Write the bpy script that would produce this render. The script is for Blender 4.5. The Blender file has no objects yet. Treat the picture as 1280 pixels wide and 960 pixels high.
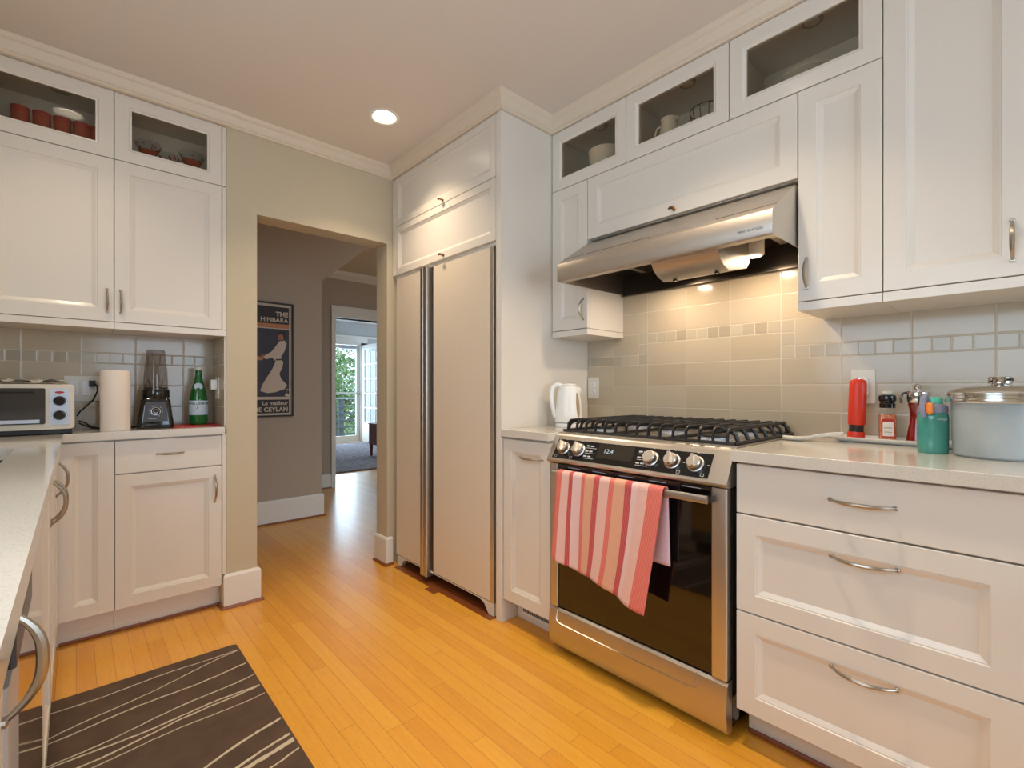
import bpy, bmesh, math, random
from mathutils import Vector, Matrix
from mathutils.geometry import tessellate_polygon
random.seed(7)
R = math.radians
S = bpy.context.scene
COL = S.collection
PI = math.pi

# ---------------------------------------------------------------- camera, world, lights, exposure
CAM_Z = 1.105
YAW = 42.4                      # degrees, turned from +Y towards +X
cam = bpy.data.cameras.new('camera')
cam.sensor_width = 36.0
cam.lens = 596.6 / 1280 * 36.0
cam.shift_y = 7.5 / 1280
cam.clip_start = 0.02
cam.clip_end = 100
camo = bpy.data.objects.new('camera', cam)
COL.objects.link(camo)
camo.location = (0, 0, CAM_Z)
camo.rotation_euler = (R(90), 0, -R(YAW))
S.camera = camo
S.view_settings.view_transform = 'Standard'
S.view_settings.look = 'None'
S.view_settings.gamma = 1.0
S.view_settings.use_curve_mapping = False
S.view_settings.exposure = -0.14

WORLD_STRENGTH = 2.6
w = bpy.data.worlds.new('sky')
S.world = w
w.use_nodes = True
bg = w.node_tree.nodes['Background']
bg.inputs[0].default_value = (0.72, 0.86, 1.0, 1)
bg.inputs[1].default_value = WORLD_STRENGTH

WARM = (1.0, 0.79, 0.56)
DAY = (0.60, 0.79, 1.0)

def light(name, kind, loc, energy, color, rot=(0, 0, 0), size=1.0, size_y=None, spot=None, blend=0.5, shape=None, parent=None):
    d = bpy.data.lights.new(name, kind)
    d.energy = energy
    d.color = color
    if kind == 'AREA':
        d.shape = shape or ('RECTANGLE' if size_y else 'SQUARE')
        d.size = size
        if size_y: d.size_y = size_y
    elif kind == 'SPOT':
        d.spot_size = R(spot); d.spot_blend = blend; d.shadow_soft_size = size
    else:
        d.shadow_soft_size = size
    o = bpy.data.objects.new(name, d)
    COL.objects.link(o)
    o.location = loc
    o.rotation_euler = rot
    if parent: o.parent = parent
    return o

# daylight at the kitchen's own windows (behind and left of the camera) and at the garden door, plus an added far-room fill
light('daylight_back_window', 'AREA', (1.05, -2.36, 1.30), 33, DAY, rot=(R(90), 0, 0), size=1.7, size_y=1.5)
light('daylight_sink_window', 'AREA', (-0.80, 0.55, 1.60), 17, DAY, rot=(0, -R(90), 0), size=1.0, size_y=1.5)
light('daylight_garden_door', 'AREA', (4.0, 9.80, 1.15), 55, DAY, rot=(-R(90), 0, 0), size=0.9, size_y=1.9)
light('far_room_fill', 'AREA', (5.75, 7.6, 1.5), 60, DAY, rot=(0, R(90), 0), size=1.4, size_y=2.4)  # added bluish fill to brighten the far room; no window in this wall
LAMP_POWERS = [6.0, 2.3, 7.4, 3.0, 4.2]
LAMP_SPREAD = 105
HOOD_POWER = 2.1
CAN_POSITIONS = [(1.17, 2.256), (-0.03, 2.236), (1.17, 0.75), (-0.03, 0.75), (1.17, -0.9)]

# ---------------------------------------------------------------- materials
def lin(c):
    out = []
    for v in c:
        v = v / 255.0
        out.append(v / 12.92 if v <= 0.04045 else ((v + 0.055) / 1.055) ** 2.4)
    return (out[0], out[1], out[2], 1.0)

def mat(name, color, rough=0.5, metal=0.0, coat=0.0, bump=None, spec=0.5, trans=0.0, emit=None, aniso=None, vary=None, alpha=None, sheen=0, ior=None):
    m = bpy.data.materials.new(name)
    m.use_nodes = True
    nt = m.node_tree
    p = nt.nodes['Principled BSDF']
    p.inputs['Base Color'].default_value = lin(color)
    p.inputs['Roughness'].default_value = rough
    p.inputs['Metallic'].default_value = metal
    p.inputs['Coat Weight'].default_value = coat
    p.inputs['Coat Roughness'].default_value = 0.08
    p.inputs['Specular IOR Level'].default_value = spec
    p.inputs['Transmission Weight'].default_value = trans
    if sheen: p.inputs['Sheen Weight'].default_value = sheen
    if ior: p.inputs['IOR'].default_value = ior
    if emit:
        p.inputs['Emission Color'].default_value = lin(emit[0])
        p.inputs['Emission Strength'].default_value = emit[1]
    tc = nt.nodes.new('ShaderNodeTexCoord')
    def noise(scale, stretch=(1, 1, 1), detail=3):
        mp = nt.nodes.new('ShaderNodeMapping')
        mp.inputs['Scale'].default_value = stretch
        nt.links.new(tc.outputs['Object'], mp.inputs[0])
        n = nt.nodes.new('ShaderNodeTexNoise')
        n.inputs['Scale'].default_value = scale
        n.inputs['Detail'].default_value = detail
        nt.links.new(mp.outputs[0], n.inputs['Vector'])
        return n
    if vary:        # (scale, stretch, colour2, lo, hi)
        n = noise(vary[0], vary[1])
        r = nt.nodes.new('ShaderNodeValToRGB')
        r.color_ramp.elements[0].position = vary[3]; r.color_ramp.elements[0].color = lin(color)
        r.color_ramp.elements[1].position = vary[4]; r.color_ramp.elements[1].color = lin(vary[2])
        nt.links.new(n.outputs['Fac'], r.inputs[0])
        nt.links.new(r.outputs[0], p.inputs['Base Color'])
    if bump:        # (scale, strength, stretch, distance)
        n = noise(bump[0], bump[2] if len(bump) > 2 else (1, 1, 1))
        b = nt.nodes.new('ShaderNodeBump')
        b.inputs['Strength'].default_value = bump[1]
        b.inputs['Distance'].default_value = bump[3] if len(bump) > 3 else 0.002
        nt.links.new(n.outputs['Fac'], b.inputs['Height'])
        nt.links.new(b.outputs[0], p.inputs['Normal'])
    return m

def glass(name, tint=(255, 255, 255), ior=1.45, rough=0.0, refl=1.0):
    m = bpy.data.materials.new(name)
    m.use_nodes = True
    nt = m.node_tree
    nt.nodes.clear()
    out = nt.nodes.new('ShaderNodeOutputMaterial')
    t = nt.nodes.new('ShaderNodeBsdfTransparent'); t.inputs[0].default_value = lin(tint)
    g = nt.nodes.new('ShaderNodeBsdfGlossy'); g.inputs['Roughness'].default_value = rough
    f = nt.nodes.new('ShaderNodeFresnel'); f.inputs[0].default_value = ior
    mx = nt.nodes.new('ShaderNodeMixShader')
    k = nt.nodes.new('ShaderNodeMath'); k.operation = 'MULTIPLY'; k.inputs[1].default_value = refl
    ge = nt.nodes.new('ShaderNodeNewGeometry')
    fb = nt.nodes.new('ShaderNodeMath'); fb.operation = 'SUBTRACT'; fb.inputs[0].default_value = 1.0
    k2 = nt.nodes.new('ShaderNodeMath'); k2.operation = 'MULTIPLY'; k2.use_clamp = True
    nt.links.new(ge.outputs['Backfacing'], fb.inputs[1])
    nt.links.new(f.outputs[0], k.inputs[0]); nt.links.new(k.outputs[0], k2.inputs[0]); nt.links.new(fb.outputs[0], k2.inputs[1])
    nt.links.new(k2.outputs[0], mx.inputs[0])
    nt.links.new(t.outputs[0], mx.inputs[1]); nt.links.new(g.outputs[0], mx.inputs[2])
    nt.links.new(mx.outputs[0], out.inputs[0])
    return m

class NT:
    """small helper for math-heavy node trees"""
    def __init__(s, name):
        s.m = bpy.data.materials.new(name); s.m.use_nodes = True
        s.nt = s.m.node_tree; s.p = s.nt.nodes['Principled BSDF']
        s.tc = s.nt.nodes.new('ShaderNodeTexCoord')
        sx = s.nt.nodes.new('ShaderNodeSeparateXYZ')
        s.nt.links.new(s.tc.outputs['Object'], sx.inputs[0])
        s.X, s.Y, s.Z = sx.outputs[0], sx.outputs[1], sx.outputs[2]
    def set(s, inp, v):
        if isinstance(v, (int, float)): inp.default_value = v
        elif isinstance(v, tuple): inp.default_value = v
        else: s.nt.links.new(v, inp)
    def math(s, op, a, b=0.0, c=None):
        n = s.nt.nodes.new('ShaderNodeMath'); n.operation = op
        s.set(n.inputs[0], a); s.set(n.inputs[1], b)
        if c is not None: s.set(n.inputs[2], c)
        return n.outputs[0]
    def mix(s, f, a, b):
        n = s.nt.nodes.new('ShaderNodeMix'); n.data_type = 'RGBA'
        s.set(n.inputs[0], f); s.set(n.inputs[6], a); s.set(n.inputs[7], b)
        return n.outputs[2]
    def mixf(s, f, a, b):
        n = s.nt.nodes.new('ShaderNodeMix'); n.data_type = 'FLOAT'
        s.set(n.inputs[0], f); s.set(n.inputs[2], a); s.set(n.inputs[3], b)
        return n.outputs[0]
    def comb(s, x, y, z):
        n = s.nt.nodes.new('ShaderNodeCombineXYZ')
        s.set(n.inputs[0], x); s.set(n.inputs[1], y); s.set(n.inputs[2], z)
        return n.outputs[0]
    def white(s, vec):
        n = s.nt.nodes.new('ShaderNodeTexWhiteNoise'); n.noise_dimensions = '3D'
        s.nt.links.new(vec, n.inputs['Vector']); return n.outputs['Value']
    def noise(s, vec, scale, detail=3):
        n = s.nt.nodes.new('ShaderNodeTexNoise'); n.inputs['Scale'].default_value = scale
        n.inputs['Detail'].default_value = detail
        s.nt.links.new(vec, n.inputs['Vector']); return n.outputs['Fac']
    def ramp(s, f, stops, const=False):
        n = s.nt.nodes.new('ShaderNodeValToRGB')
        cr = n.color_ramp
        if const: cr.interpolation = 'CONSTANT'
        while len(cr.elements) < len(stops): cr.elements.new(0.5)
        for e, (p, c) in zip(cr.elements, stops):
            e.position = p; e.color = lin(c)
        s.set(n.inputs[0], f); return n.outputs[0]
    def bump(s, h, strength=0.5, dist=0.002):
        n = s.nt.nodes.new('ShaderNodeBump'); n.inputs['Strength'].default_value = strength
        n.inputs['Distance'].default_value = dist
        s.set(n.inputs['Height'], h); s.nt.links.new(n.outputs[0], s.p.inputs['Normal'])

def tile_material(name, axis, u0):
    t = NT(name)
    u = t.X if axis == 'x' else t.Y
    TW, TH, Z0, BZ, BH = 0.207 if axis == 'y' else 0.2, 0.1075, 0.912, 1.2345, 0.05
    G = 0.0016
    ub = t.math('DIVIDE', t.math('SUBTRACT', u, u0), TW)
    if axis == 'y' and 'range' in name:      # the accent band steps up behind the range
        def between(v, a, b): return t.math('MULTIPLY', t.math('GREATER_THAN', v, a), t.math('LESS_THAN', v, b))
        inner = between(t.Y, .7020, 1.3230); inR = between(t.Y, .65025, 1.37475)
        col = t.math('SUBTRACT', inR, inner)
        bz = t.mixf(inner, BZ, BZ + TH); top = t.mixf(inR, BZ + BH, BZ + TH + BH)
        bh = t.mixf(col, BH, (TH + BH) / 3)
    else:
        bz, top, bh = BZ, BZ + BH, BH
    above = t.math('GREATER_THAN', t.Z, top)
    zz = t.math('SUBTRACT', t.Z, t.math('MULTIPLY', above, BH))
    zb = t.math('DIVIDE', t.math('SUBTRACT', zz, Z0), TH)
    band = t.math('MULTIPLY', t.math('GREATER_THAN', t.Z, bz), t.math('LESS_THAN', t.Z, top))
    um = t.math('MULTIPLY', ub, 4.0)
    zm = t.math('DIVIDE', t.math('SUBTRACT', t.Z, bz), bh)
    U = t.mixf(band, ub, um); Zf = t.mixf(band, zb, zm)
    W = t.mixf(band, TW, TW / 4); H = t.mixf(band, TH, bh)
    fu = t.math('FRACT', U); fz = t.math('FRACT', Zf)
    du = t.math('MULTIPLY', t.math('MINIMUM', fu, t.math('SUBTRACT', 1.0, fu)), W)
    dz = t.math('MULTIPLY', t.math('MINIMUM', fz, t.math('SUBTRACT', 1.0, fz)), H)
    d = t.math('MINIMUM', du, dz)
    grout = t.math('LESS_THAN', d, G)
    cell = t.comb(t.math('FLOOR', U), t.math('FLOOR', Zf), band)
    rnd = t.white(cell)
    big = t.ramp(rnd, [(0.0, (186, 171, 148)), (1.0, (196, 182, 160))])
    small = t.ramp(rnd, [(0.0, (172, 160, 140)), (1.0, (194, 182, 162))])
    c = t.mix(band, big, small)
    c = t.mix(grout, c, lin((204, 193, 174)))
    t.nt.links.new(c, t.p.inputs['Base Color'])
    t.set(t.p.inputs['Roughness'], t.mixf(grout, 0.15, 0.8))
    pil = t.math('MINIMUM', t.math('DIVIDE', d, 0.004), 1.0)
    wav = t.noise(t.comb(t.math('ADD', u, t.math('MULTIPLY', rnd, 9.0)), t.Z, 0.0), 24.0, 2)
    h = t.math('ADD', pil, t.math('MULTIPLY', wav, 0.75))
    t.bump(h, 0.5, 0.0011)
    return t.m

def floor_material():
    t = NT('honey_oak_strips')
    wdt = 0.057
    ub = t.math('DIVIDE', t.X, wdt)
    idx = t.math('FLOOR', ub)
    r1 = t.white(t.comb(idx, 3.0, 1.0))
    L = t.math('ADD', t.math('DIVIDE', t.Y, 0.95), t.math('MULTIPLY', r1, 7.0))
    seg = t.math('FLOOR', L)
    r2 = t.white(t.comb(idx, seg, 5.0))
    fu = t.math('FRACT', ub); fl = t.math('FRACT', L)
    du = t.math('MULTIPLY', t.math('MINIMUM', fu, t.math('SUBTRACT', 1.0, fu)), wdt)
    dl = t.math('MULTIPLY', t.math('MINIMUM', fl, t.math('SUBTRACT', 1.0, fl)), 0.95)
    gap = t.math('LESS_THAN', t.math('MINIMUM', du, dl), 0.0007)
    grain = t.noise(t.comb(t.math('MULTIPLY', t.X, 26.0), t.math('ADD', t.math('MULTIPLY', t.Y, 1.3), t.math('MULTIPLY', r2, 20.0)), 0.0), 3.0, 6)
    fine = t.noise(t.comb(t.math('MULTIPLY', t.X, 160.0), t.math('MULTIPLY', t.Y, 6.0), r2), 3.0, 2)
    f = t.math('ADD', t.math('ADD', t.math('MULTIPLY', r2, 0.36), 0.16), t.math('MULTIPLY', grain, 0.5))
    c = t.ramp(f, [(0.10, (206, 134, 36)), (0.55, (228, 160, 48)), (0.95, (236, 174, 60))])
    c = t.mix(t.math('MULTIPLY', t.math('GREATER_THAN', fine, 0.60), 0.16), c, lin((176, 104, 34)))
    c = t.mix(t.math('MULTIPLY', gap, 0.6), c, lin((108, 58, 24)))
    t.nt.links.new(c, t.p.inputs['Base Color'])
    t.set(t.p.inputs['Roughness'], 0.42)
    t.p.inputs['Coat Weight'].default_value = 0.55
    t.p.inputs['Coat Roughness'].default_value = 0.22
    wav = t.noise(t.comb(t.X, t.Y, 0.0), 7.0, 2)
    t.bump(t.math('ADD', t.math('MULTIPLY', wav, 0.6), t.math('MULTIPLY', gap, -0.7)), 0.35, 0.0012)
    return t.m

M = {}
M['cab'] = mat('painted_cabinet', (226, 219, 208), 0.33, coat=0.1)
M['cab_in'] = mat('cabinet_interior', (224, 220, 214), 0.6)
M['crown'] = mat('painted_crown', (222, 208, 188), 0.4)
M['gap'] = mat('shadow_gap', (74, 56, 40), 0.8)
M['wall'] = mat('wall_paint', (200, 188, 162), 0.75, bump=(180, 0.08))
M['ceil'] = mat('ceiling_paint', (224, 216, 206), 0.8)
M['hallwall'] = mat('hall_wall_paint', (178, 163, 146), 0.75, bump=(180, 0.08))
M['whitetrim'] = mat('white_trim_paint', (232, 229, 222), 0.38)
M['floor'] = floor_material()
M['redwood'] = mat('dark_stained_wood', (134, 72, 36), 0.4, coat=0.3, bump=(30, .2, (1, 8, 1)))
M['tile_r'] = tile_material('glazed_wall_tile_range', 'y', 0.081)
M['tile_l'] = tile_material('glazed_wall_tile_left', 'x', 0.020)
M['tile_s'] = tile_material('glazed_wall_tile_side', 'y', 0.02)
M['counter'] = mat('quartz_counter', (214, 208, 196), 0.12, coat=0.2, vary=(420, (1, 1, 1), (192, 185, 174), 0.52, 0.72))
M['steel'] = mat('brushed_steel', (200, 194, 186), 0.33, 1.0, bump=(60, 0.10, (1, 0.4, 40), 0.0006))
M['hoodsteel'] = mat('hood_steel', (196, 188, 178), 0.42, 1.0, bump=(60, 0.08, (1, 0.4, 40), 0.0005))
M['steel_v'] = mat('brushed_steel_upright', (206, 200, 192), 0.36, 1.0, bump=(60, 0.08, (40, 40, 0.4), 0.0006))
M['polished'] = mat('polished_steel', (205, 203, 200), 0.07, 1.0)
M['lidsteel'] = mat('satin_lid_steel', (226, 225, 222), 0.17, 1.0)
M['darksteel'] = mat('dark_steel', (92, 86, 80), 0.3, 1.0)
M['nickel'] = mat('brushed_nickel', (178, 170, 158), 0.32, 1.0)
M['knobmetal'] = mat('satin_knob_metal', (214, 210, 204), 0.34, 1.0)
M['bronze'] = mat('aged_brass', (150, 122, 88), 0.28, 1.0)
M['black'] = mat('gloss_black', (12, 12, 13), 0.12, coat=0.4)
M['blackm'] = mat('matte_black', (20, 20, 21), 0.5)
M['oven_glass'] = mat('oven_black_glass', (14, 10, 8), 0.04, coat=0.6)
M['iron'] = mat('cast_iron_enamel', (26, 27, 29), 0.38, bump=(300, .2))
M['almond'] = mat('fridge_panel_laminate', (222, 208, 188), 0.35)
M['white'] = mat('white_plastic', (236, 236, 234), 0.28)
M['offwhite'] = mat('ivory_plastic', (225, 220, 208), 0.35)
M['ceramic'] = mat('white_ceramic', (236, 236, 232), 0.12, coat=0.5)
M['paper'] = mat('quilted_paper', (238, 226, 214), 0.9, bump=(90, 0.6, (1, 1, 1), 0.002))
M['cabglass'] = glass('cabinet_glass', (240, 235, 226), refl=1.3)
M['clear'] = glass('clear_glass', (248, 250, 250))
M['smoke'] = glass('smoky_plastic', (214, 209, 205), refl=1.3)
M['greenglass'] = mat('green_glass', (24, 118, 52), 0.05, trans=0.35, coat=0.4)
M['redglass'] = mat('ruby_glass', (176, 56, 44), 0.08, trans=0.25, coat=0.5)
M['amberglass'] = mat('amber_red_glass', (196, 84, 46), 0.1, trans=0.35, coat=0.4)
M['label'] = mat('pale_blue_label', (188, 208, 220), 0.5)
M['labelw'] = mat('white_label', (226, 218, 208), 0.5)
M['bulb'] = mat('lamp_diffuser', (255, 250, 240), 0.5, emit=((255, 244, 226), 40.0))
M['hoodbulb'] = mat('hood_lamp_lens', (255, 246, 230), 0.5, emit=((255, 232, 200), 14.0))
M['canwhite'] = mat('lamp_can_white', (240, 236, 228), 0.35)
M['red'] = mat('red_soft_plastic', (224, 58, 34), 0.38)
M['redwoodg'] = mat('glossy_red_lacquer', (122, 12, 9), 0.12, coat=0.6)
M['crystal'] = glass('crystal_glass', (226, 230, 234), refl=2.5, rough=.12)
M['redmat'] = mat('red_board', (176, 40, 30), 0.4)
M['peppercorn'] = mat('peppercorns', (46, 38, 36), 0.6, bump=(260, 1.0, (1, 1, 1), 0.004))
M['spice'] = mat('paprika_spice', (186, 92, 50), 0.7, bump=(300, .6), vary=(160, (1, 1, 1), (228, 150, 110), .4, .7))
M['teal'] = mat('teal_tritan', (84, 176, 164), 0.16, trans=0.35, coat=0.3)
M['tealcap'] = mat('turquoise_cap', (96, 200, 178), 0.35)
M['greylid'] = mat('grey_lid', (146, 150, 174), 0.4)
M['orange'] = mat('orange_latch', (244, 140, 52), 0.4)
M['frost'] = mat('frosted_plastic', (206, 214, 216), 0.42, trans=0.35, vary=(9, (1, 1, 1), (186, 196, 198), .35, .65))
M['mat'] = mat('brown_pile', (84, 66, 54), 0.95, bump=(420, 0.8, (1, 1, 1), 0.004), vary=(14, (1, 1, 1), (98, 78, 62), .35, .7))
M['cream'] = mat('cream_yarn', (206, 192, 168), 0.9, bump=(500, .6))
M['rug'] = mat('grey_shag', (158, 152, 156), 0.95, bump=(45, 1.0, (1, 1, 1), 0.03), vary=(22, (1, 1, 1), (112, 104, 110), .35, .68))
M['cherry'] = mat('cherry_wood', (110, 34, 22), 0.3, coat=0.4)
M['navy'] = mat('poster_navy', (48, 48, 62), 0.5, coat=0.6)
M['pcream'] = mat('poster_cream', (206, 188, 168), 0.5, coat=0.6)
M['porange'] = mat('poster_orange', (190, 124, 82), 0.5, coat=0.6)
M['pskin'] = mat('poster_tan', (160, 104, 74), 0.5, coat=0.6)
M['pblack'] = mat('poster_black', (34, 28, 30), 0.5, coat=0.6)
M['leaf'] = mat('garden_leaves', (84, 128, 62), 0.6, vary=(1.3, (1, 1, 1), (150, 176, 128), .35, .65))
M['bark'] = mat('grey_bark', (120, 108, 96), 0.8)
M['deck'] = mat('weathered_deck', (128, 118, 108), 0.8)
M['postgrey'] = mat('grey_painted_post', (112, 122, 128), 0.7)
M['grass'] = mat('garden_grass', (96, 120, 70), 0.9)
M['foil'] = mat('crumpled_foil', (235, 232, 226), 0.42, 0.55, bump=(70, 1.0, (1, 1, 1), 0.01))
M['lcd'] = mat('lcd_digits', (150, 170, 178), 0.5, emit=((170, 190, 200), 0.5))
M['lcdbg'] = mat('lcd_panel', (44, 40, 34), 0.15, coat=0.4)
M['print'] = mat('white_print', (200, 200, 198), 0.5)
M['dprint'] = mat('dark_print', (40, 44, 60), 0.5)
M['waterwin'] = mat('smoky_water_window', (168, 148, 118), 0.12)
M['toastglass'] = mat('smoked_oven_glass', (60, 60, 62), 0.06, coat=0.5)
M['beigemetal'] = mat('warm_white_enamel', (216, 208, 192), 0.32)
M['greypanel'] = mat('grey_dial_panel', (64, 64, 68), 0.35)
M['silverp'] = mat('silver_paint', (184, 190, 200), 0.35, 0.4)

def towel_material():
    t = NT('striped_terry')
    uv = t.nt.nodes.new('ShaderNodeUVMap')
    sp = t.nt.nodes.new('ShaderNodeSeparateXYZ')
    t.nt.links.new(uv.outputs[0], sp.inputs[0])
    co, pk, rd, bg_, li = (226, 96, 78), (236, 186, 172), (196, 30, 34), (226, 160, 122), (238, 200, 196)
    st = [(0, co), (.065, pk), (.143, rd), (.182, li), (.277, co), (.312, bg_), (.40, rd), (.455, pk), (.547, co), (.592, bg_), (.69, rd), (.75, li), (.80, pk), (.883, co)]
    c = t.ramp(sp.outputs[0], st, True)
    n = t.noise(t.comb(t.math('MULTIPLY', sp.outputs[0], 60.0), t.math('MULTIPLY', sp.outputs[1], 90.0), 0.0), 3.0, 2)
    c = t.mix(t.math('MULTIPLY', n, 0.12), c, lin((250, 232, 224)))
    rib = t.math('SINE', t.math('MULTIPLY', sp.outputs[0], 520.0))
    c = t.mix(t.math('MULTIPLY', t.math('GREATER_THAN', rib, 0.1), 0.14), c, lin((252, 226, 216)))
    c = t.mix(t.math('MULTIPLY', t.math('GREATER_THAN', sp.outputs[1], 0.66), 0.8), c, lin((226, 204, 218)))
    t.nt.links.new(c, t.p.inputs['Base Color'])
    t.set(t.p.inputs['Roughness'], 0.95)
    t.p.inputs['Sheen Weight'].default_value = 0.08
    t.bump(n, 0.6, 0.003)
    return t.m
M['towel'] = towel_material()

# ---------------------------------------------------------------- mesh builder
class MB:
    def __init__(s): s.v = []; s.f = []; s.m = []; s.cur = 0
    def mi(s, i): s.cur = i; return s
    def add(s, vs, fs):
        b = len(s.v); s.v += [tuple(v) for v in vs]
        for f in fs: s.f.append(tuple(b + i for i in f)); s.m.append(s.cur)
        return s
    def box(s, x0, x1, y0, y1, z0, z1):
        x0, x1 = min(x0, x1), max(x0, x1); y0, y1 = min(y0, y1), max(y0, y1); z0, z1 = min(z0, z1), max(z0, z1)
        return s.add([(x0, y0, z0), (x1, y0, z0), (x1, y1, z0), (x0, y1, z0), (x0, y0, z1), (x1, y0, z1), (x1, y1, z1), (x0, y1, z1)],
                     [(0, 3, 2, 1), (4, 5, 6, 7), (0, 1, 5, 4), (1, 2, 6, 5), (2, 3, 7, 6), (3, 0, 4, 7)])
    def loft(s, rings, cap0=True, cap1=True, closed=True):
        n = len(rings[0]); vs = [p for r in rings for p in r]; fs = []
        for k in range(len(rings) - 1):
            for i in range(n if closed else n - 1):
                j = (i + 1) % n
                fs.append((k * n + i, k * n + j, (k + 1) * n + j, (k + 1) * n + i))
        if cap0: fs.append(tuple(reversed(range(n))))
        if cap1: fs.append(tuple((len(rings) - 1) * n + i for i in range(n)))
        return s.add(vs, fs)
    def lathe(s, prof, c=(0, 0, 0), n=28, axis='z', cap0=True, cap1=True, sx=1.0, sy=1.0):
        rings = []
        for r, h in prof:
            ring = []
            for i in range(n):
                a = 2 * PI * i / n
                p, q = r * math.cos(a) * sx, r * math.sin(a) * sy
                if axis == 'z': v = (c[0] + p, c[1] + q, c[2] + h)
                elif axis == 'y': v = (c[0] + p, c[1] - h, c[2] + q)      # grows towards -y (outwards)
                else: v = (c[0] + h, c[1] + p, c[2] + q)
                ring.append(v)
            rings.append(ring)
        return s.loft(rings, cap0, cap1)
    def tube(s, pts, r, n=8, caps=True, flat=None):
        pts = [Vector(p) for p in pts]
        rr = r if isinstance(r, (list, tuple)) else [r] * len(pts)
        rings = []; up = Vector((0, 0, 1)); prev = None
        for k, p in enumerate(pts):
            d = (pts[min(k + 1, len(pts) - 1)] - pts[max(k - 1, 0)]).normalized()
            if prev is None:
                a = d.cross(up)
                if a.length < 1e-3: a = d.cross(Vector((1, 0, 0)))
                a.normalize()
            else:
                a = prev - d * prev.dot(d); a.normalize()
            b = d.cross(a); prev = a
            fa, fb = (flat if flat else (1, 1))
            rings.append([p + (a * math.cos(2 * PI * i / n) * fa + b * math.sin(2 * PI * i / n) * fb) * rr[k] for i in range(n)])
        return s.loft(rings, caps, caps)
    def prism(s, poly, axis, a, b):
        """poly of (p,q); axis x: (p,q)=(y,z); axis y: (x,z); axis z: (x,y)"""
        def P(p, q, t): return {'x': (t, p, q), 'y': (p, t, q), 'z': (p, q, t)}[axis]
        return s.loft([[P(p, q, a) for p, q in poly], [P(p, q, b) for p, q in poly]])
    def rbox(s, x0, x1, y0, y1, z0, z1, r=0.01, axis='z', seg=4):
        """box with rounded vertical (along axis) edges"""
        if axis == 'z': A, B, t0, t1 = (x0, x1), (y0, y1), z0, z1
        elif axis == 'y': A, B, t0, t1 = (x0, x1), (z0, z1), y0, y1
        else: A, B, t0, t1 = (y0, y1), (z0, z1), x0, x1
        return s.prism(rrect(A[0], A[1], B[0], B[1], r, seg), axis, t0, t1)
    def build(s, name, mats, parent=None, bevel=0, smooth=30, solidify=0):
        me = bpy.data.meshes.new(name)
        me.from_pydata(s.v, [], s.f)
        bm = bmesh.new(); bm.from_mesh(me)
        bmesh.ops.recalc_face_normals(bm, faces=bm.faces)
        bm.to_mesh(me); bm.free()
        if not isinstance(mats, (list, tuple)): mats = [mats]
        for m in mats: me.materials.append(M[m] if isinstance(m, str) else m)
        for p, i in zip(me.polygons, s.m): p.material_index = i
        if smooth:
            for p in me.polygons: p.use_smooth = True
            me.set_sharp_from_angle(angle=R(smooth))
        o = bpy.data.objects.new(name, me)
        COL.objects.link(o)
        if parent: o.parent = parent
        if solidify:
            md = o.modifiers.new('thickness', 'SOLIDIFY'); md.thickness = solidify; md.offset = 0
        if bevel:
            b = o.modifiers.new('edge', 'BEVEL'); b.width = bevel; b.segments = 2; b.limit_method = 'ANGLE'; b.angle_limit = R(40)
            b.harden_normals = True
        return o

def rrect(x0, x1, y0, y1, r, seg=4):
    pts = []
    for cx, cy, a0 in ((x1 - r, y1 - r, 0), (x0 + r, y1 - r, 90), (x0 + r, y0 + r, 180), (x1 - r, y0 + r, 270)):
        for k in range(seg + 1):
            a = R(a0 + 90 * k / seg)
            pts.append((cx + r * math.cos(a), cy + r * math.sin(a)))
    return pts

def tag(o, label, cat, group=None, kind=None):
    if label: o['label'] = label
    if cat: o['category'] = cat
    if group: o['group'] = group
    if kind: o['kind'] = kind
    return o
def thing(name, label, cat, loc=(0, 0, 0), rz=0, group=None):
    o = bpy.data.objects.new(name, None)
    o.empty_display_size = 0.05
    COL.objects.link(o)
    o.location = loc; o.rotation_euler = (0, 0, rz)
    return tag(o, label, cat, group)
def struct(name, mb, m, **k):
    o = mb.build(name, m, **k); o['kind'] = 'structure'; return o
def copy_tree(o, parent=None):
    c = o.copy(); COL.objects.link(c)
    if parent: c.parent = parent
    for ch in list(o.children): copy_tree(ch, c)
    return c
def text_mesh(name, body, size, loc, rot, m, parent=None, extrude=0.0004, align='LEFT', bold=0.0, sx=1.0):
    cu = bpy.data.curves.new(name, 'FONT')
    cu.body = body; cu.size = size; cu.align_x = align; cu.extrude = extrude; cu.offset = bold
    tmp = bpy.data.objects.new('t', cu); COL.objects.link(tmp)
    dg = bpy.context.evaluated_depsgraph_get()
    me = bpy.data.meshes.new_from_object(tmp.evaluated_get(dg))
    bpy.data.objects.remove(tmp); bpy.data.curves.remove(cu)
    me.name = name; me.materials.clear(); me.materials.append(M[m])
    o = bpy.data.objects.new(name, me); COL.objects.link(o)
    o.location = loc; o.rotation_euler = rot; o.scale = (sx, 1, 1)
    if parent: o.parent = parent
    return o

# ---------------------------------------------------------------- room shell (kitchen x -0.72..2.15, y -2.3..2.765)
CEIL = 2.51
XW, XF, XU = 2.15, 1.505, 1.84          # range wall, base fronts, upper fronts
YD = 2.765                               # wall with the doorway
mb = MB(); mb.box(-0.9, 6.2, -2.5, 9.75, -0.08, 0.0); struct('floor', mb, 'floor', smooth=0)

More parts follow.
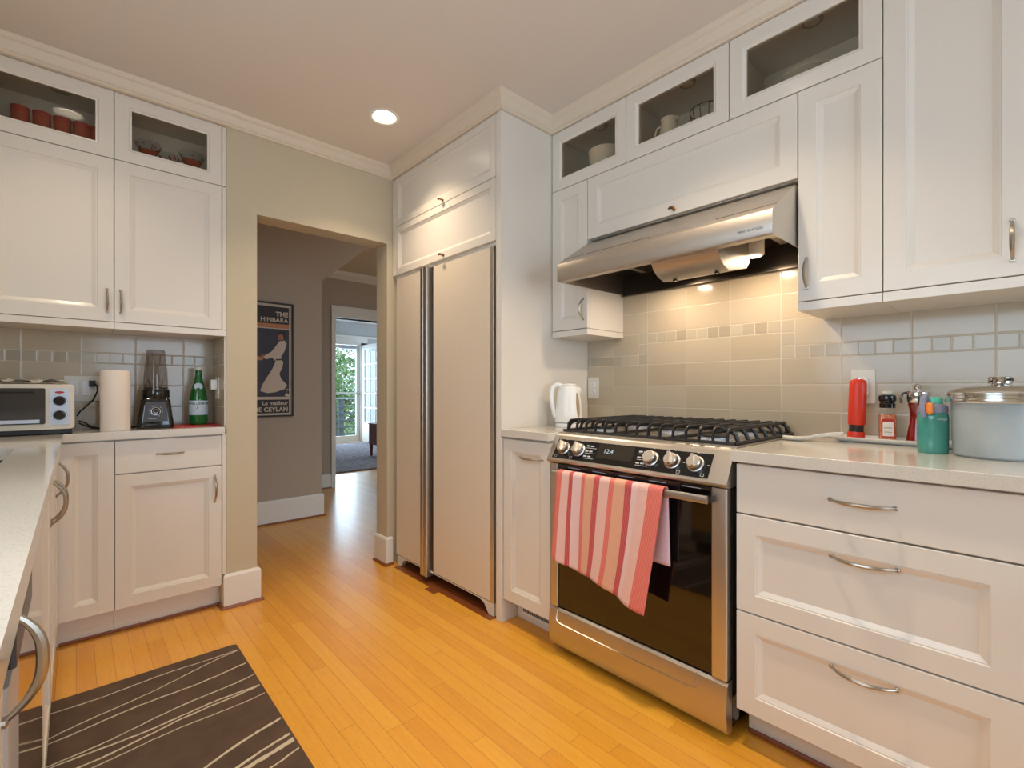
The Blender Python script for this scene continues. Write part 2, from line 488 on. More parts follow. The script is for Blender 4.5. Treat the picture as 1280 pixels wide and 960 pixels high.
def plate_with_holes(outer, holes, z0, z1):
    mb = MB()
    loops = [outer] + holes
    flat = [p for l in loops for p in l]
    tris = tessellate_polygon([[Vector((x, y, 0)) for x, y in l] for l in loops])
    mb.add([(x, y, z0) for x, y in flat], [tuple(t) for t in tris])
    mb.add([(x, y, z1) for x, y in flat], [tuple(t) for t in tris])
    for l in loops:
        n = len(l)
        mb.add([(x, y, z0) for x, y in l] + [(x, y, z1) for x, y in l], [(i, (i + 1) % n, n + (i + 1) % n, n + i) for i in range(n)])
    return mb
CAN_R = 0.062
holes = [[(x + CAN_R * math.cos(2 * PI * i / 28), y + CAN_R * math.sin(2 * PI * i / 28)) for i in range(28)] for x, y in CAN_POSITIONS]
struct('ceiling', plate_with_holes([(-0.86, -2.42), (2.27, -2.42), (2.27, 2.83), (-0.86, 2.83)], holes, CEIL, CEIL + 0.012), 'ceil', smooth=0)
mb = MB(); mb.box(-0.86, 2.27, -2.42, 2.83, CEIL + 0.11, CEIL + 0.15); struct('ceiling', mb, 'ceil', smooth=0)

# wall with doorway, alcove on its left
mb = MB()
mb.box(-0.86, 0.563, 3.05, 3.15, 0, 2.62)
mb.box(0.563, 0.704, YD, 3.15, 0, 2.62)
mb.box(0.704, 1.453, YD, 2.905, 2.031, 2.62)
mb.box(1.453, 2.27, YD, 2.905, 0, 2.62)
struct('wall_far', mb, 'wall', smooth=0)
mb = MB(); mb.box(XW, 2.27, -2.42, YD, 0, 2.62); struct('wall_right', mb, 'wall', smooth=0)
# left wall with the window over the sink
mb = MB()
mb.box(-0.86, -0.72, -2.42, -0.20, 0, 2.62); mb.box(-0.86, -0.72, 1.30, 3.05, 0, 2.62)
mb.box(-0.86, -0.72, -0.20, 1.30, 0, 1.10); mb.box(-0.86, -0.72, -0.20, 1.30, 2.10, 2.62)
struct('wall_left', mb, 'wall', smooth=0)
mb = MB()
mb.box(-0.86, 0.20, -2.42, -2.30, 0, 2.62); mb.box(1.90, XW, -2.42, -2.30, 0, 2.62)
mb.box(0.20, 1.90, -2.42, -2.30, 0, 0.55); mb.box(0.20, 1.90, -2.42, -2.30, 2.05, 2.62)
struct('wall_back', mb, 'wall', smooth=0)

def window(name, a0, a1, z0, z1, plane, axis, cols, rows):
    mb = MB()
    def B(p0, p1, q0, q1, d0, d1):
        if axis == 'x': mb.box(plane + d0, plane + d1, p0, p1, q0, q1)
        else: mb.box(p0, p1, plane + d0, plane + d1, q0, q1)
    f = 0.05
    B(a0, a1, z0, z0 + f, 0, .04); B(a0, a1, z1 - f, z1, 0, .04); B(a0, a0 + f, z0, z1, 0, .04); B(a1 - f, a1, z0, z1, 0, .04)
    for k in range(1, cols):
        c = a0 + (a1 - a0) * k / cols; B(c - .012, c + .012, z0, z1, .01, .03)
    for k in range(1, rows):
        c = z0 + (z1 - z0) * k / rows; B(a0, a1, c - .012, c + .012, .01, .03)
    o = struct(name, mb, 'whitetrim', smooth=0)
    return o
window('window_1', 0.20, 1.90, 0.55, 2.05, -2.345, 'y', 3, 2)
window('window_2', -0.20, 1.30, 1.10, 2.10, -0.775, 'x', 2, 1)

# tiled backsplashes
mb = MB(); mb.box(XW - 0.010, XW - 0.0005, -1.2, 1.705, 0.905, 1.70)
o = struct('backsplash_tile', mb, 'tile_r', smooth=0)
mb = MB(); mb.box(-0.72, 0.5625, 3.04, 3.0495, 0.905, 1.42)
o = struct('backsplash_tile', mb, 'tile_l', smooth=0)
mb = MB(); mb.box(0.5535, 0.5625, YD + 0.004, 3.0395, 0.921, 1.376)
o = struct('backsplash_tile', mb, 'tile_s', smooth=0)

# crown moulding swept along cabinets and walls
def sweep(path, prof, closed_end=True):
    """path: list of (x,y), outward side is to the LEFT of travel; prof: list of (out, z)"""
    mb = MB(); rings = []
    n = len(path)
    for k in range(n):
        p = Vector(path[k])
        def nrm(a, b):
            d = (Vector(b) - Vector(a)).normalized(); return Vector((-d.y, d.x))
        if k == 0: m_, sc = nrm(path[0], path[1]), 1
        elif k == n - 1: m_, sc = nrm(path[-2], path[-1]), 1
        else:
            n1, n2 = nrm(path[k - 1], path[k]), nrm(path[k], path[k + 1])
            m_ = (n1 + n2).normalized(); sc = 1 / max(0.2, m_.dot(n1))
        rings.append([(p.x + m_.x * o_ * sc, p.y + m_.y * o_ * sc, z) for o_, z in prof])
    mb.loft(rings)
    return mb
crown = [(-0.018, 2.4375), (0.010, 2.4375), (0.014, 2.441), (0.014, 2.449), (0.019, 2.453), (0.034, 2.485), (0.040, 2.489), (0.047, 2.500), (0.049, CEIL - 0.0005), (-0.018, CEIL - 0.0005)]
path = [(XU, -2.29), (XU, 1.7065), (1.490, 1.7065), (1.490, YD + 0.0), (0.574, YD), (0.574, YD - 0.008), (-0.71, YD - 0.008)]
struct('trim_1', sweep(path, crown), 'crown', smooth=25)

# baseboards with dark quarter round
def baseboard(name, path, h, t=0.016, q=True):
    prof = [(0.0005, 0.0), (t, 0.0), (t, h - 0.012), (t - 0.006, h - 0.002), (0.0005, h)]
    struct(name, sweep(path, prof), 'whitetrim', smooth=25)
    if q:
        pr = [(t, 0.0), (t + 0.013, 0.0), (t + 0.012, 0.006), (t + 0.007, 0.012), (t, 0.014)]
        struct('trim_' + name.split('_')[-1], sweep(path, pr), 'redwood', smooth=25)
baseboard('baseboard_left', [(0.704, 3.15), (0.704, YD), (0.548 + 0.016, YD), (0.548 + 0.016, YD + 0.055)], 0.172)
baseboard('baseboard_right', [(1.487, YD), (1.453, YD), (1.453, 2.905)], 0.172)

# ---------------------------------------------------------------- hall and far room
mb = MB()
mb.prism([(-0.5, 0), (1.598, 0), (1.598, 2.065), (2.05, 2.46), (-0.5, 2.46)], 'y', 4.24, 4.36)
struct('wall_hall_poster', mb, 'hallwall', smooth=0)
mb = MB(); mb.box(-0.62, -0.5, 3.15, 5.5, 0, 2.5); mb.box(3.30, 3.42, 2.905, 5.37, 0, 2.5)
struct('wall_hall_side', mb, 'hallwall', smooth=0)
mb = MB()
mb.box(-0.5, 2.177, 5.37, 5.50, 0, 2.62); mb.box(2.177, 3.2, 5.37, 5.50, 1.935, 2.62); mb.box(3.2, 6.1, 5.37, 5.50, 0, 2.62)
struct('wall_hall_far', mb, 'hallwall', smooth=0)
mb = MB(); mb.box(-0.62, 3.42, 2.835, 5.37, 2.46, 2.50); struct('ceiling', mb, 'ceil', smooth=0)
struct('trim_2', sweep([(3.3, 5.37), (-0.5, 5.37)], [(0.0, 2.37), (.01, 2.37), (.05, 2.42), (.06, 2.46), (0, 2.46)]), 'ceil', smooth=0)
baseboard('baseboard_hall', [(1.598, 4.36), (1.598, 4.24), (-0.5, 4.24)], 0.195)
baseboard('baseboard_hallfar', [(2.128, 5.37), (1.0, 5.37)], 0.16)
mb = MB()
mb.box(2.130, 2.177, 5.352, 5.515, 0, 1.935); mb.box(2.130, 3.25, 5.352, 5.515, 1.935, 2.05); mb.box(2.118, 3.26, 5.345, 5.52, 2.05, 2.066)
mb.box(3.2, 3.25, 5.352, 5.515, 0, 1.935)
struct('trim_3', mb, 'whitetrim', smooth=0, bevel=.002)
# far room
mb = MB(); mb.box(1.0, 6.1, 5.5, 9.75, 2.59, 2.63); struct('ceiling', mb, 'ceil', smooth=0)
mb = MB(); mb.box(1.0, 1.1, 5.5, 9.65, 0, 2.6); struct('wall_far_room_left', mb, 'hallwall', smooth=0)
mb = MB(); mb.box(6.0, 6.1, 5.5, 9.65, 0, 2.6); struct('wall_far_room_right', mb, 'hallwall', smooth=0)
mb = MB(); mb.box(1.1, 3.42, 9.65, 9.77, 0, 2.6); mb.box(4.56, 6.1, 9.65, 9.77, 0, 2.6); mb.box(3.42, 4.56, 9.65, 9.77, 2.10, 2.6)
struct('wall_far_room_garden', mb, mat('far_room_paint', (186, 188, 188), .7), smooth=0)
mb = MB()
mb.box(3.34, 3.46, 9.62, 9.78, 0, 2.10); mb.box(4.455, 4.60, 9.62, 9.78, 0, 2.10); mb.box(3.34, 4.60, 9.62, 9.78, 2.05, 2.22)
mb.box(3.3, 6.0, 9.60, 9.65, 2.20, 2.24); mb.box(1.1, 6.0, 9.58, 9.65, 2.52, 2.589); mb.box(3.46, 4.455, 9.62, 9.80, 0, 0.03)
struct('trim_4', mb, 'whitetrim', smooth=0, bevel=.002)
d = thing('door', 'white glazed garden door seen through the hall, deck and trees behind it', 'door', (3.93, 9.70, 0.03))
d.name = 'door_1'; d['kind'] = 'structure'
mb = MB()
for a in ((-.465, -.385, 0, 2.015), (.445, .52, 0, 2.015)): mb.box(a[0], a[1], -.02, .02, a[2], a[3])
mb.box(-.385, .445, -.02, .02, 0, .12); mb.box(-.385, .445, -.02, .02, 1.94, 2.015); mb.box(-.385, .445, -.015, .015, .985, 1.025)
mb.build('door_frame', 'whitetrim', d, bevel=.003)
mb = MB(); mb.box(-.385, .445, -.003, .003, .12, 1.94); mb.build('pane', 'clear', d, smooth=0)
mb = MB(); mb.lathe([(.012, 0), (.012, .04), (.026, .045), (.028, .065), (.015, .075)], (.485, -.02, .99), 14, 'y'); mb.build('door_handle', 'nickel', d)
mb = MB(); mb.box(.1, .42, -.06, -.02, 1.93, 1.98); mb.build('door_closer', 'silverp', d, bevel=.004)
# open leaf of the double door, swung into the room
d2 = thing('door', 'white glazed door leaf with small panes, swung open into the far room', 'door', (4.49, 9.60, 0.012), -PI / 2)
d2.name = 'door_2'; d2['kind'] = 'structure'
mb = MB(); LW = 0.92
mb.box(0, .10, -.022, .022, 0, 2.04); mb.box(LW - .10, LW, -.022, .022, 0, 2.04)
mb.box(.10, LW - .10, -.022, .022, 0, .42); mb.box(.10, LW - .10, -.022, .022, 1.93, 2.04)
for k in range(1, 3): c = .10 + (LW - .2) * k / 3; mb.box(c - .012, c + .012, -.018, .018, .42, 1.93)
for k in range(1, 5): c = .42 + 1.51 * k / 5; mb.box(.10, LW - .10, -.018, .018, c - .012, c + .012)
mb.build('door_frame', 'whitetrim', d2, bevel=.003)
mb = MB(); mb.box(.10, LW - .10, -.003, .003, .42, 1.93); mb.build('pane', 'clear', d2, smooth=0)
mb = MB(); mb.box(2.35, 4.75, 6.22, 9.45, 0.0005, 0.022)
tag(mb.build('rug', 'rug', smooth=0, bevel=.008), 'grey shag rug on the floor of the room beyond the hall', 'rug')
ch = thing('chest', 'low dark cherry-wood chest standing on the grey rug by the open door leaf', 'chest', (3.56, 6.98, 0.023))
mb = MB(); mb.box(0, .8, 0, .42, .19, .52); mb.build('body', 'cherry', ch, bevel=.004)
mb = MB(); mb.box(-.012, .812, -.012, .432, .521, .54); mb.build('top', 'cherry', ch, bevel=.004)
for k in range(2):
    mb = MB(); mb.box(.03, .77, -.014, -.0005, .205 + .155 * k, .35 + .155 * k); dr = mb.build('drawer', 'cherry', ch, bevel=.003)
    mb = MB(); mb.lathe([(.008, 0), (.008, .012), (.014, .02), (.006, .026)], (.40, -.014, .275 + .155 * k), 10, 'y'); mb.build('knob', 'bronze', dr)
for x, y in ((.03, .03), (.77, .03), (.03, .39), (.77, .39)):
    mb = MB(); mb.loft([[(x - a, y - a, z), (x + a, y - a, z), (x + a, y + a, z), (x - a, y + a, z)] for a, z in ((.014, 0), (.022, .19))]); mb.build('leg', 'cherry', ch)

# outside: deck, railing, garden
mb = MB(); mb.box(1.5, 9.5, 9.79, 12.0, -0.20, -0.12); struct('ground_deck', mb, 'deck', smooth=0)
mb = MB(); mb.box(-6, 22, 12.0, 34, -1.3, -1.2); struct('ground', mb, 'grass', smooth=0)
rl = thing('railing', 'grey wooden deck railing with level rails outside the garden door', 'railing', (5.0, 11.6, -0.12))
for x in (-1.9, -.16, 1.6):
    mb = MB(); mb.box(x - .06, x + .06, -.06, .06, 0, 1.0); mb.build('post', 'postgrey', rl, bevel=.004)
for k in range(5):
    mb = MB(); mb.box(-2.2, 2.2, -.10, -.065, .12 + .17 * k, .155 + .17 * k); mb.build('rail', 'postgrey', rl)
mb = MB(); mb.box(-2.2, 2.2, -.13, .03, 1.0, 1.035); mb.build('handrail', 'silverp', rl)

def tree(x, y, zc, rad, n, label, group='garden trees behind the deck', trunk=True):
    t = thing('tree', label, 'tree', (x, y, -1.2), 0, group)
    rnd = random.Random(int(x * 100 + y * 10))
    mb = MB()
    for i in range(n):
        a = rnd.uniform(0, 2 * PI); e = rnd.uniform(-1, 1); r = rad * (rnd.random() ** .45)
        c = Vector((math.cos(a) * math.sqrt(1 - e * e) * r, math.sin(a) * math.sqrt(1 - e * e) * r, zc + 1.2 + e * r * 1.15))
        u = Vector((rnd.uniform(-1, 1), rnd.uniform(-1, 1), rnd.uniform(-1, 1))).normalized()
        v_ = u.cross(Vector((rnd.uniform(-1, 1), rnd.uniform(-1, 1), rnd.uniform(-1, 1)))).normalized()
        s1, s2 = rnd.uniform(.05, .10), rnd.uniform(.03, .05)
        mb.add([c - u * s1, c + v_ * s2, c + u * s1, c - v_ * s2], [(0, 1, 2, 3)])
    f = mb.build('foliage', 'leaf', t, smooth=0); f['kind'] = 'stuff'
    mb = MB()
    mb.tube([(0, 0, 0), (.05, .02, (zc + 1.2) * .5), (0, 0, zc + 1.0)], [.13, .10, .06], 8)
    for k in range(7):
        a = k * 2.4; z = (zc + 1.2) * (.45 + .07 * k)
        mb.tube([(.02, 0, z), (math.cos(a) * rad * .5, math.sin(a) * rad * .5, z + .5), (math.cos(a) * rad * .9, math.sin(a) * rad * .9, z + .8)], [.05, .03, .012], 6)
    mb.build('trunk', 'bark', t)
    return t
tree(6.1, 15.0, 0.9, 1.25, 2600, 'bright green leafy tree low behind the deck railing, left of the post')
tree(9.3, 15.2, 0.6, 1.1, 2200, 'dense green bush-like tree behind the right of the deck railing')
tree(7.6, 19.0, 2.6, 1.6, 1500, 'tall sparse tree with pale branches above the other garden trees')

# ---------------------------------------------------------------- poster in the hall
po = thing('poster', 'framed vintage tea poster with a white-dressed figure on navy, hung on the hall wall', 'poster', (0.86, 4.2395, 0.884))
PW, PH = 0.496, 0.943
mb = MB()
for a in ((0, .014, 0, PH), (PW - .014, PW, 0, PH), (.014, PW - .014, 0, .014), (.014, PW - .014, PH - .014, PH)): mb.box(a[0], a[1], -.022, 0, a[2], a[3])
mb.build('frame', 'pblack', po, bevel=.001)
mb = MB(); mb.box(.014, PW - .014, -.010, -.002, .014, PH - .014)
mb.mi(1).box(.034, PW - .034, -.0108, -.010, .165, .725)                  # night blue field
mb.mi(2).box(.034, PW - .034, -.0108, -.010, .768, PH - .034)              # title band
mb.box(.034, PW - .034, -.0108, -.010, .030, .142)                         # foot band
mb.mi(3).box(.034, PW - .034, -.0108, -.010, .733, .768)
mb.build('print', ['pcream', 'navy', 'pblack', 'porange'], po, smooth=0)
def px(poly, m, d=.0004):
    mb = MB(); q = [((x), (z)) for x, z in poly]
    mb.prism(q, 'y', -.0112 - d, -.0108); return mb, m
fig = MB()
# figure: skirt, bodice, arm, head, hair, shoe (x, z in metres on the sheet)
fig.mi(0)
def fp(poly, mi, d, raw=False):
    if not raw: poly = [(.447 - (.43 - x) * .69, .195 + (z - .195) * .87) for x, z in poly]
    fig.mi(mi); fig.prism(poly, 'y', -.0110 - d, -.0109)
fp([(.30, .50), (.36, .53), (.385, .49), (.375, .44), (.34, .38), (.36, .335), (.43, .27), (.40, .235), (.30, .205), (.21, .195), (.13, .215), (.15, .27), (.20, .34), (.26, .42)], 0, .0005)
fp([(.30, .50), (.355, .53), (.40, .60), (.425, .67), (.40, .70), (.34, .69), (.30, .64), (.25, .585), (.18, .55), (.16, .525), (.20, .515), (.26, .53)], 0, .0006)
fp([(.33, .70), (.385, .705), (.39, .76), (.36, .775), (.325, .755)], 1, .0007)
fp([(.32, .745), (.345, .79), (.40, .79), (.425, .75), (.40, .71), (.375, .76)], 2, .0008)
fp([(.15, .52), (.19, .55), (.17, .56), (.12, .535)], 1, .0008)
fp([(.06, .50), (.16, .505), (.16, .535), (.06, .54)], 3, .0006)
fp([(.30, .505), (.38, .51), (.38, .522), (.30, .518)], 2, .0009)
fp([(.42, .20), (.46, .18), (.455, .16), (.41, .165), (.40, .18), (.43, .19), (.425, .235), (.445, .235)], 0, .0006)
rnd = random.Random(3)
for k in range(16):
    x, z = rnd.uniform(.05, .44), rnd.uniform(.2, .70)
    fp([(x - .010, z), (x + .010, z), (x, z + .010)], 4, .0003, True)
fig.build('picture', ['pcream', 'pskin', 'pblack', 'porange', 'greypanel'], po, smooth=0)
RX = (R(90), 0, 0)
text_mesh('title', 'THE', .052, (PW - .042, -.0109, .832), RX, 'pcream', po, align='RIGHT', bold=.002)
text_mesh('title', 'HINBARA', .050, (PW - .042, -.0109, .783), RX, 'pcream', po, align='RIGHT', bold=.0008)
text_mesh('strapline', 'Le meilleur', .044, (PW - .042, -.0109, .098), RX, 'pcream', po, align='RIGHT', bold=.001)
text_mesh('strapline', 'THÉ DE CEYLAN', .050, (PW - .042, -.0109, .044), RX, 'pcream', po, align='RIGHT', bold=.0015)

# ---------------------------------------------------------------- cabinet parts (local frame: x right, y into the wall, z up, front at y = 0)
def ring(x0, x1, z0, z1, i, y): return [(x0 + i, y, z0 + i), (x1 - i, y, z0 + i), (x1 - i, y, z1 - i), (x0 + i, y, z1 - i)]
def panel_door(x0, x1, z0, z1, fw=.055, th=.02):
    mb = MB()
    mb.loft([ring(x0, x1, z0, z1, 0, th), ring(x0, x1, z0, z1, 0, .0015), ring(x0, x1, z0, z1, .0015, 0), ring(x0, x1, z0, z1, fw, 0),
             ring(x0, x1, z0, z1, fw + .002, .0035), ring(x0, x1, z0, z1, fw + .005, .0035), ring(x0, x1, z0, z1, fw + .019, .0105), ring(x0, x1, z0, z1, fw + .0195, .0105)])
    return mb
def glass_door(x0, x1, z0, z1, fw=.055, th=.02):
    mb = MB()
    rs = [ring(x0, x1, z0, z1, fw + .006, th), ring(x0, x1, z0, z1, 0, th), ring(x0, x1, z0, z1, 0, .0015), ring(x0, x1, z0, z1, .0015, 0),
          ring(x0, x1, z0, z1, fw - .006, 0), ring(x0, x1, z0, z1, fw, .005), ring(x0, x1, z0, z1, fw + .006, .006)]
    mb.loft(rs + [rs[0]], False, False)
    return mb
def slab(x0, x1, z0, z1, th=.02):
    mb = MB()
    mb.loft([ring(x0, x1, z0, z1, 0, th), ring(x0, x1, z0, z1, 0, .002), ring(x0, x1, z0, z1, .002, 0)])
    return mb
def bow(x, z, L, vertical=False, proj=.030, r=.0042):
    mb = MB(); pts = []; rr = []
    N = 14
    for k in range(N + 1):
        t = -1 + 2 * k / N
        a = t * L / 2
        out = -proj * (1 - abs(t) ** 2.6) - .001
        p = (x, out, z + a) if vertical else (x + a, out, z)
        pts.append(p); rr.append(r * (.72 + .62 * (1 - t * t)))
    mb.tube(pts, rr, 8)
    for s_ in (-1, 1):
        c = (x, 0, z + s_ * L / 2) if vertical else (x + s_ * L / 2, 0, z)
        mb.lathe([(.0062, 0), (.0062, .003), (.004, .005)], c, 10, 'y')
    return mb
def knob_t(x, z):
    mb = MB()
    mb.lathe([(.008, 0), (.008, .002), (.004, .004), (.004, .018)], (x, 0, z), 10, 'y')
    mb.tube([(x - .014, -.024, z - .001), (x - .006, -.026, z + .002), (x + .006, -.026, z + .002), (x + .014, -.024, z - .001)], [.0035, .0062, .0062, .0035], 8)
    return mb

def cabinet(name, label, cat, loc, rz, x0, x1, z0, z1, depth, fronts, group=None, rail=None, toe=None, hollow=False, side=0, mats=('cab', 'cab')):
    """fronts: (kind, x0, x1, z0, z1, handle) ; handle: (type, x, z, length) ; x/z local"""
    c = thing(name, label, cat, (loc[0], loc[1], z0 if toe is None else 0), rz, group)
    zb = z0 if toe is None else 0
    mb = MB(); e = .0006; a0, a1 = x0 + e, x1 - e; b0, b1 = z0 - zb, z1 - zb - e
    if hollow:
        T = .016
        mb.box(a0, a0 + T, .0215, depth, b0, b1); mb.box(a1 - T, a1, .0215, depth, b0, b1)
        mb.box(a0 + T, a1 - T, .0215, depth, b0, b0 + T); mb.box(a0 + T, a1 - T, .0215, depth, b1 - T, b1)
        mb.box(a0 + T, a1 - T, depth - .008, depth, b0 + T, b1 - T)
        mb.build('body', 'cab_in', c, smooth=0)
    else:
        mb.box(a0, a1, .0215, depth, b0, b1)
        mb.build('body', 'cab', c, smooth=0)
    for f in fronts:
        kind, fx0, fx1, fz0, fz1, h = f
        fz0 -= zb; fz1 -= zb; g = .0014
        fx0 += g; fx1 -= g; fz0 += g; fz1 -= g
        if kind == 'door': o = panel_door(fx0, fx1, fz0, fz1).build('door', 'cab', c, smooth=20)
        elif kind == 'flap': o = panel_door(fx0, fx1, fz0, fz1, .038).build('flap_door', 'cab', c, smooth=20)
        elif kind == 'pdrawer': o = panel_door(fx0, fx1, fz0, fz1, .055).build('drawer', 'cab', c, smooth=20)
        elif kind == 'slab': o = slab(fx0, fx1, fz0, fz1).build('drawer', 'cab', c, smooth=20)
        elif kind == 'strip': o = slab(fx0, fx1, fz0, fz1).build('filler_strip', 'cab', c, smooth=20)
        elif kind == 'glass':
            o = glass_door(fx0, fx1, fz0, fz1).build('glass_door', 'cab', c, smooth=20)
            mb = MB(); mb.box(fx0 + .056, fx1 - .056, .009, .012, fz0 + .056, fz1 - .056); mb.build('pane', 'cabglass', o, smooth=0)
        if h:
            if h[0] == 'knob': mb = knob_t(h[1], h[2] - zb); mb.build('knob', 'bronze', o)
            else: bow(h[1], h[2] - zb, h[3], h[0] == 'v', proj=.030 if h[3] < .12 else .034).build('handle', 'nickel', o)
    if rail:
        mb = MB(); mb.box(rail[0] + e, rail[1] - e, rail[2], depth - .001 if len(rail) < 6 else rail[5], rail[3] - zb, rail[4] - zb); mb.build('light_rail', 'cab', c, smooth=0, bevel=.0015)
    if toe:
        mb = MB(); mb.box(a0, a1, toe, toe + .016, 0.0, b0 - .0005); mb.build('toe_kick', 'cab', c, smooth=0)
    return c

RW = -PI / 2                       # cabinets on the range wall: local x = -Y
def rx(Y): return -Y               # helper for origin (X, 0): local x = -Y
# --- uppers, range wall (front plane x=XU)
DU = XW - XU - .0012
U = lambda *a, **k: cabinet(*a, **k)
narrow = cabinet('wall_cabinet', 'narrow cream wall cabinet left of the range hood, bow handle low on its door', 'cabinet', (XU, 0, 0), RW, rx(1.704), rx(1.470), 1.408, 2.134, DU,
    [('door', rx(1.704), rx(1.470), 1.408, 2.134, ('v', rx(1.496), 1.503, .10))], rail=(rx(1.704), rx(1.470), 0.0, 1.377, 1.4065))
cabinet('hood_cabinet', 'wide cream lift-up cabinet directly above the steel range hood', 'cabinet', (XU, 0, 0), RW, rx(1.470), rx(.552), 1.836, 2.134, DU,
    [('door', rx(1.470), rx(.552), 1.836, 2.134, ('knob', rx(1.012), 1.857, 0))])
cabinet('wall_cabinet', 'narrow cream wall cabinet right of the range hood', 'cabinet', (XU, 0, 0), RW, rx(.552), rx(.3165), 1.408, 2.134, DU,
    [('door', rx(.552), rx(.3165), 1.408, 2.134, ('v', rx(.524), 1.503, .10))], rail=(rx(.552), rx(.3165), 0.0, 1.377, 1.4065))
gl = [('leftmost of the glass-door cabinets above the range hood, white bowl inside', 1.704, 1.250),
      ('middle glass-door cabinet above the range hood, white pitcher inside', 1.250, .787),
      ('glass-door cabinet between the pitcher cabinet and the tall wall cabinet', .787, .3165)]
for lab, y0, y1 in gl:
    g_ = cabinet('glass_cabinet', lab, 'cabinet', (XU, 0, 0), RW, rx(y0), rx(y1), 2.1345, 2.4365, DU, [('glass', rx(y0), rx(y1), 2.1345, 2.4365, None)], hollow=True, group='glass-door cabinets under the crown, range side')
    mb = MB(); cx = rx((y0 + y1) / 2 - .02); zt = 2.4365 - 2.1345 - .0168
    mb.lathe([(.034, -.010), (.034, -.004), (.030, 0)], (cx, .085, zt), 20); mb.mi(1).lathe([(.020, -.0115), (.024, -.0102)], (cx, .085, zt), 20)
    mb.build('puck_light', ['nickel', 'offwhite'], g_)
cabinet('tall_wall_cabinet', 'tall cream wall cabinet at the right edge, full-height door with bow handle', 'cabinet', (XU, 0, 0), RW, rx(.3165), rx(.003), 1.408, 2.4365, DU,
    [('door', rx(.3165), rx(.003), 1.408, 2.4365, ('v', rx(.040), 1.503, .105))], rail=(rx(.3165), rx(.003), 0.0, 1.377, 1.4065))
cabinet('tall_wall_cabinet', 'tall cream wall cabinet beyond the right edge of the photo', 'cabinet', (XU, 0, 0), RW, rx(.003), rx(-.55), 1.408, 2.4365, DU,
    [('door', rx(.003), rx(-.55), 1.408, 2.4365, ('v', rx(-.035), 1.503, .105))], rail=(rx(.003), rx(-.55), 0.0, 1.377, 1.4065))

# --- fridge enclosure
mb = MB(); mb.box(1.490, XW - .001, 1.708, 1.746, 0, 2.4365)
tag(mb.build('fridge_side_panel', 'cab', smooth=0, bevel=.0015), 'tall cream end panel standing between fridge and kettle counter', 'panel')
cabinet('fridge_cabinet', 'cream double-flap cabinet above the refrigerator, two brass knobs', 'cabinet', (1.490, 0, 0), RW, rx(2.763), rx(1.7475), 1.812, 2.4365, .655,
    [('flap', rx(2.725), rx(1.7475), 2.1325, 2.4365, ('knob', rx(2.195), 2.150, 0)), ('flap', rx(2.725), rx(1.7475), 1.826, 2.1325, ('knob', rx(2.190), 1.845, 0)), ('strip', rx(2.763), rx(2.727), 1.826, 2.4365, None)])
fr = thing('refrigerator', 'side-by-side refrigerator with almond door panels and steel centre pulls', 'refrigerator', (1.490, 0, 0.0), RW)
mb = MB(); mb.box(rx(2.715), rx(1.765), .05, .64, .055, 1.80); mb.build('body', 'greypanel', fr, smooth=0)
mb = MB(); mb.box(rx(2.717), rx(2.408), .003, .045, .072, 1.803); mb.build('freezer_door', 'almond', fr, bevel=.002)
mb = MB(); mb.box(rx(2.296), rx(1.793), .003, .045, .072, 1.803); mb.build('fridge_door', 'almond', fr, bevel=.002)
mb = MB(); mb.rbox(rx(2.399), rx(2.368), -.022, .044, .040, 1.806, .006); mb.mi(1).box(rx(2.407), rx(2.3995), .010, .045, .06, 1.80)
mb.build('freezer_pull', ['steel_v', 'darksteel'], fr)
mb = MB(); mb.rbox(rx(2.364), rx(2.330), -.022, .044, .040, 1.806, .006); mb.mi(1).box(rx(2.3295), rx(2.297), .016, .045, .06, 1.803)
mb.build('fridge_pull', ['steel_v', 'darksteel'], fr)
mb = MB(); mb.box(rx(1.792), rx(1.766), .001, .05, .070, 1.803); mb.build('edge_trim', 'steel_v', fr, bevel=.0015)
mb = MB(); mb.box(rx(1.790), rx(1.768), .006, .05, 1.776, 1.7915); mb.build('hinge', 'black', fr)
# arched grille at the foot
zs = []
for k in range(25):
    t = k / 24; zs.append((rx(2.712) + .942 * t, .026 + .036 * min(1, max(0, (1 - abs(2 * t - 1)) * 5.5 - .35) ** .8)))
mb = MB(); mb.prism([(rx(2.712), .004)] + [(rx(2.712), .066), (rx(1.770), .066), (rx(1.770), .004), (rx(1.812), .004)] + [(x, min(z, .060)) for x, z in reversed(zs[2:-2])] + [(rx(2.672), .004)], 'y', .008, .035)
mb.build('foot_grille', 'offwhite', fr)

# --- base cabinets, range wall
DB = XW - XF - .0012
bc = cabinet('base_cabinet', 'narrow cream pull-out base cabinet between fridge panel and range', 'cabinet', (XF - .005, 0, 0), RW, rx(1.705), rx(1.400), .112, .884, DB,
    [('door', rx(1.705), rx(1.400), .112, .876, ('h', rx(1.515), .800, .14))], toe=.095)
mb = MB(); mb.box(rx(1.670), rx(1.43), .090, .0948, .025, .088)
for k in range(26): x = rx(1.660) + .0085 * k; mb.mi(1).box(x, x + .0045, .0885, .0899, .040, .080)
mb.build('floor_vent', ['whitetrim', 'blackm'], bc, smooth=0)
cabinet('drawer_cabinet', 'three-drawer cream base cabinet just right of the range', 'cabinet', (XF + .010, 0, 0), RW, rx(.6265), rx(.010), .112, .884, DB - .012,
    [('slab', rx(.6265), rx(.010), .725, .878, ('h', rx(.305), .808, .14)), ('pdrawer', rx(.6265), rx(.010), .425, .723, ('h', rx(.302), .655, .14)), ('pdrawer', rx(.6265), rx(.010), .116, .423, ('h', rx(.302), .355, .14))], toe=.10)
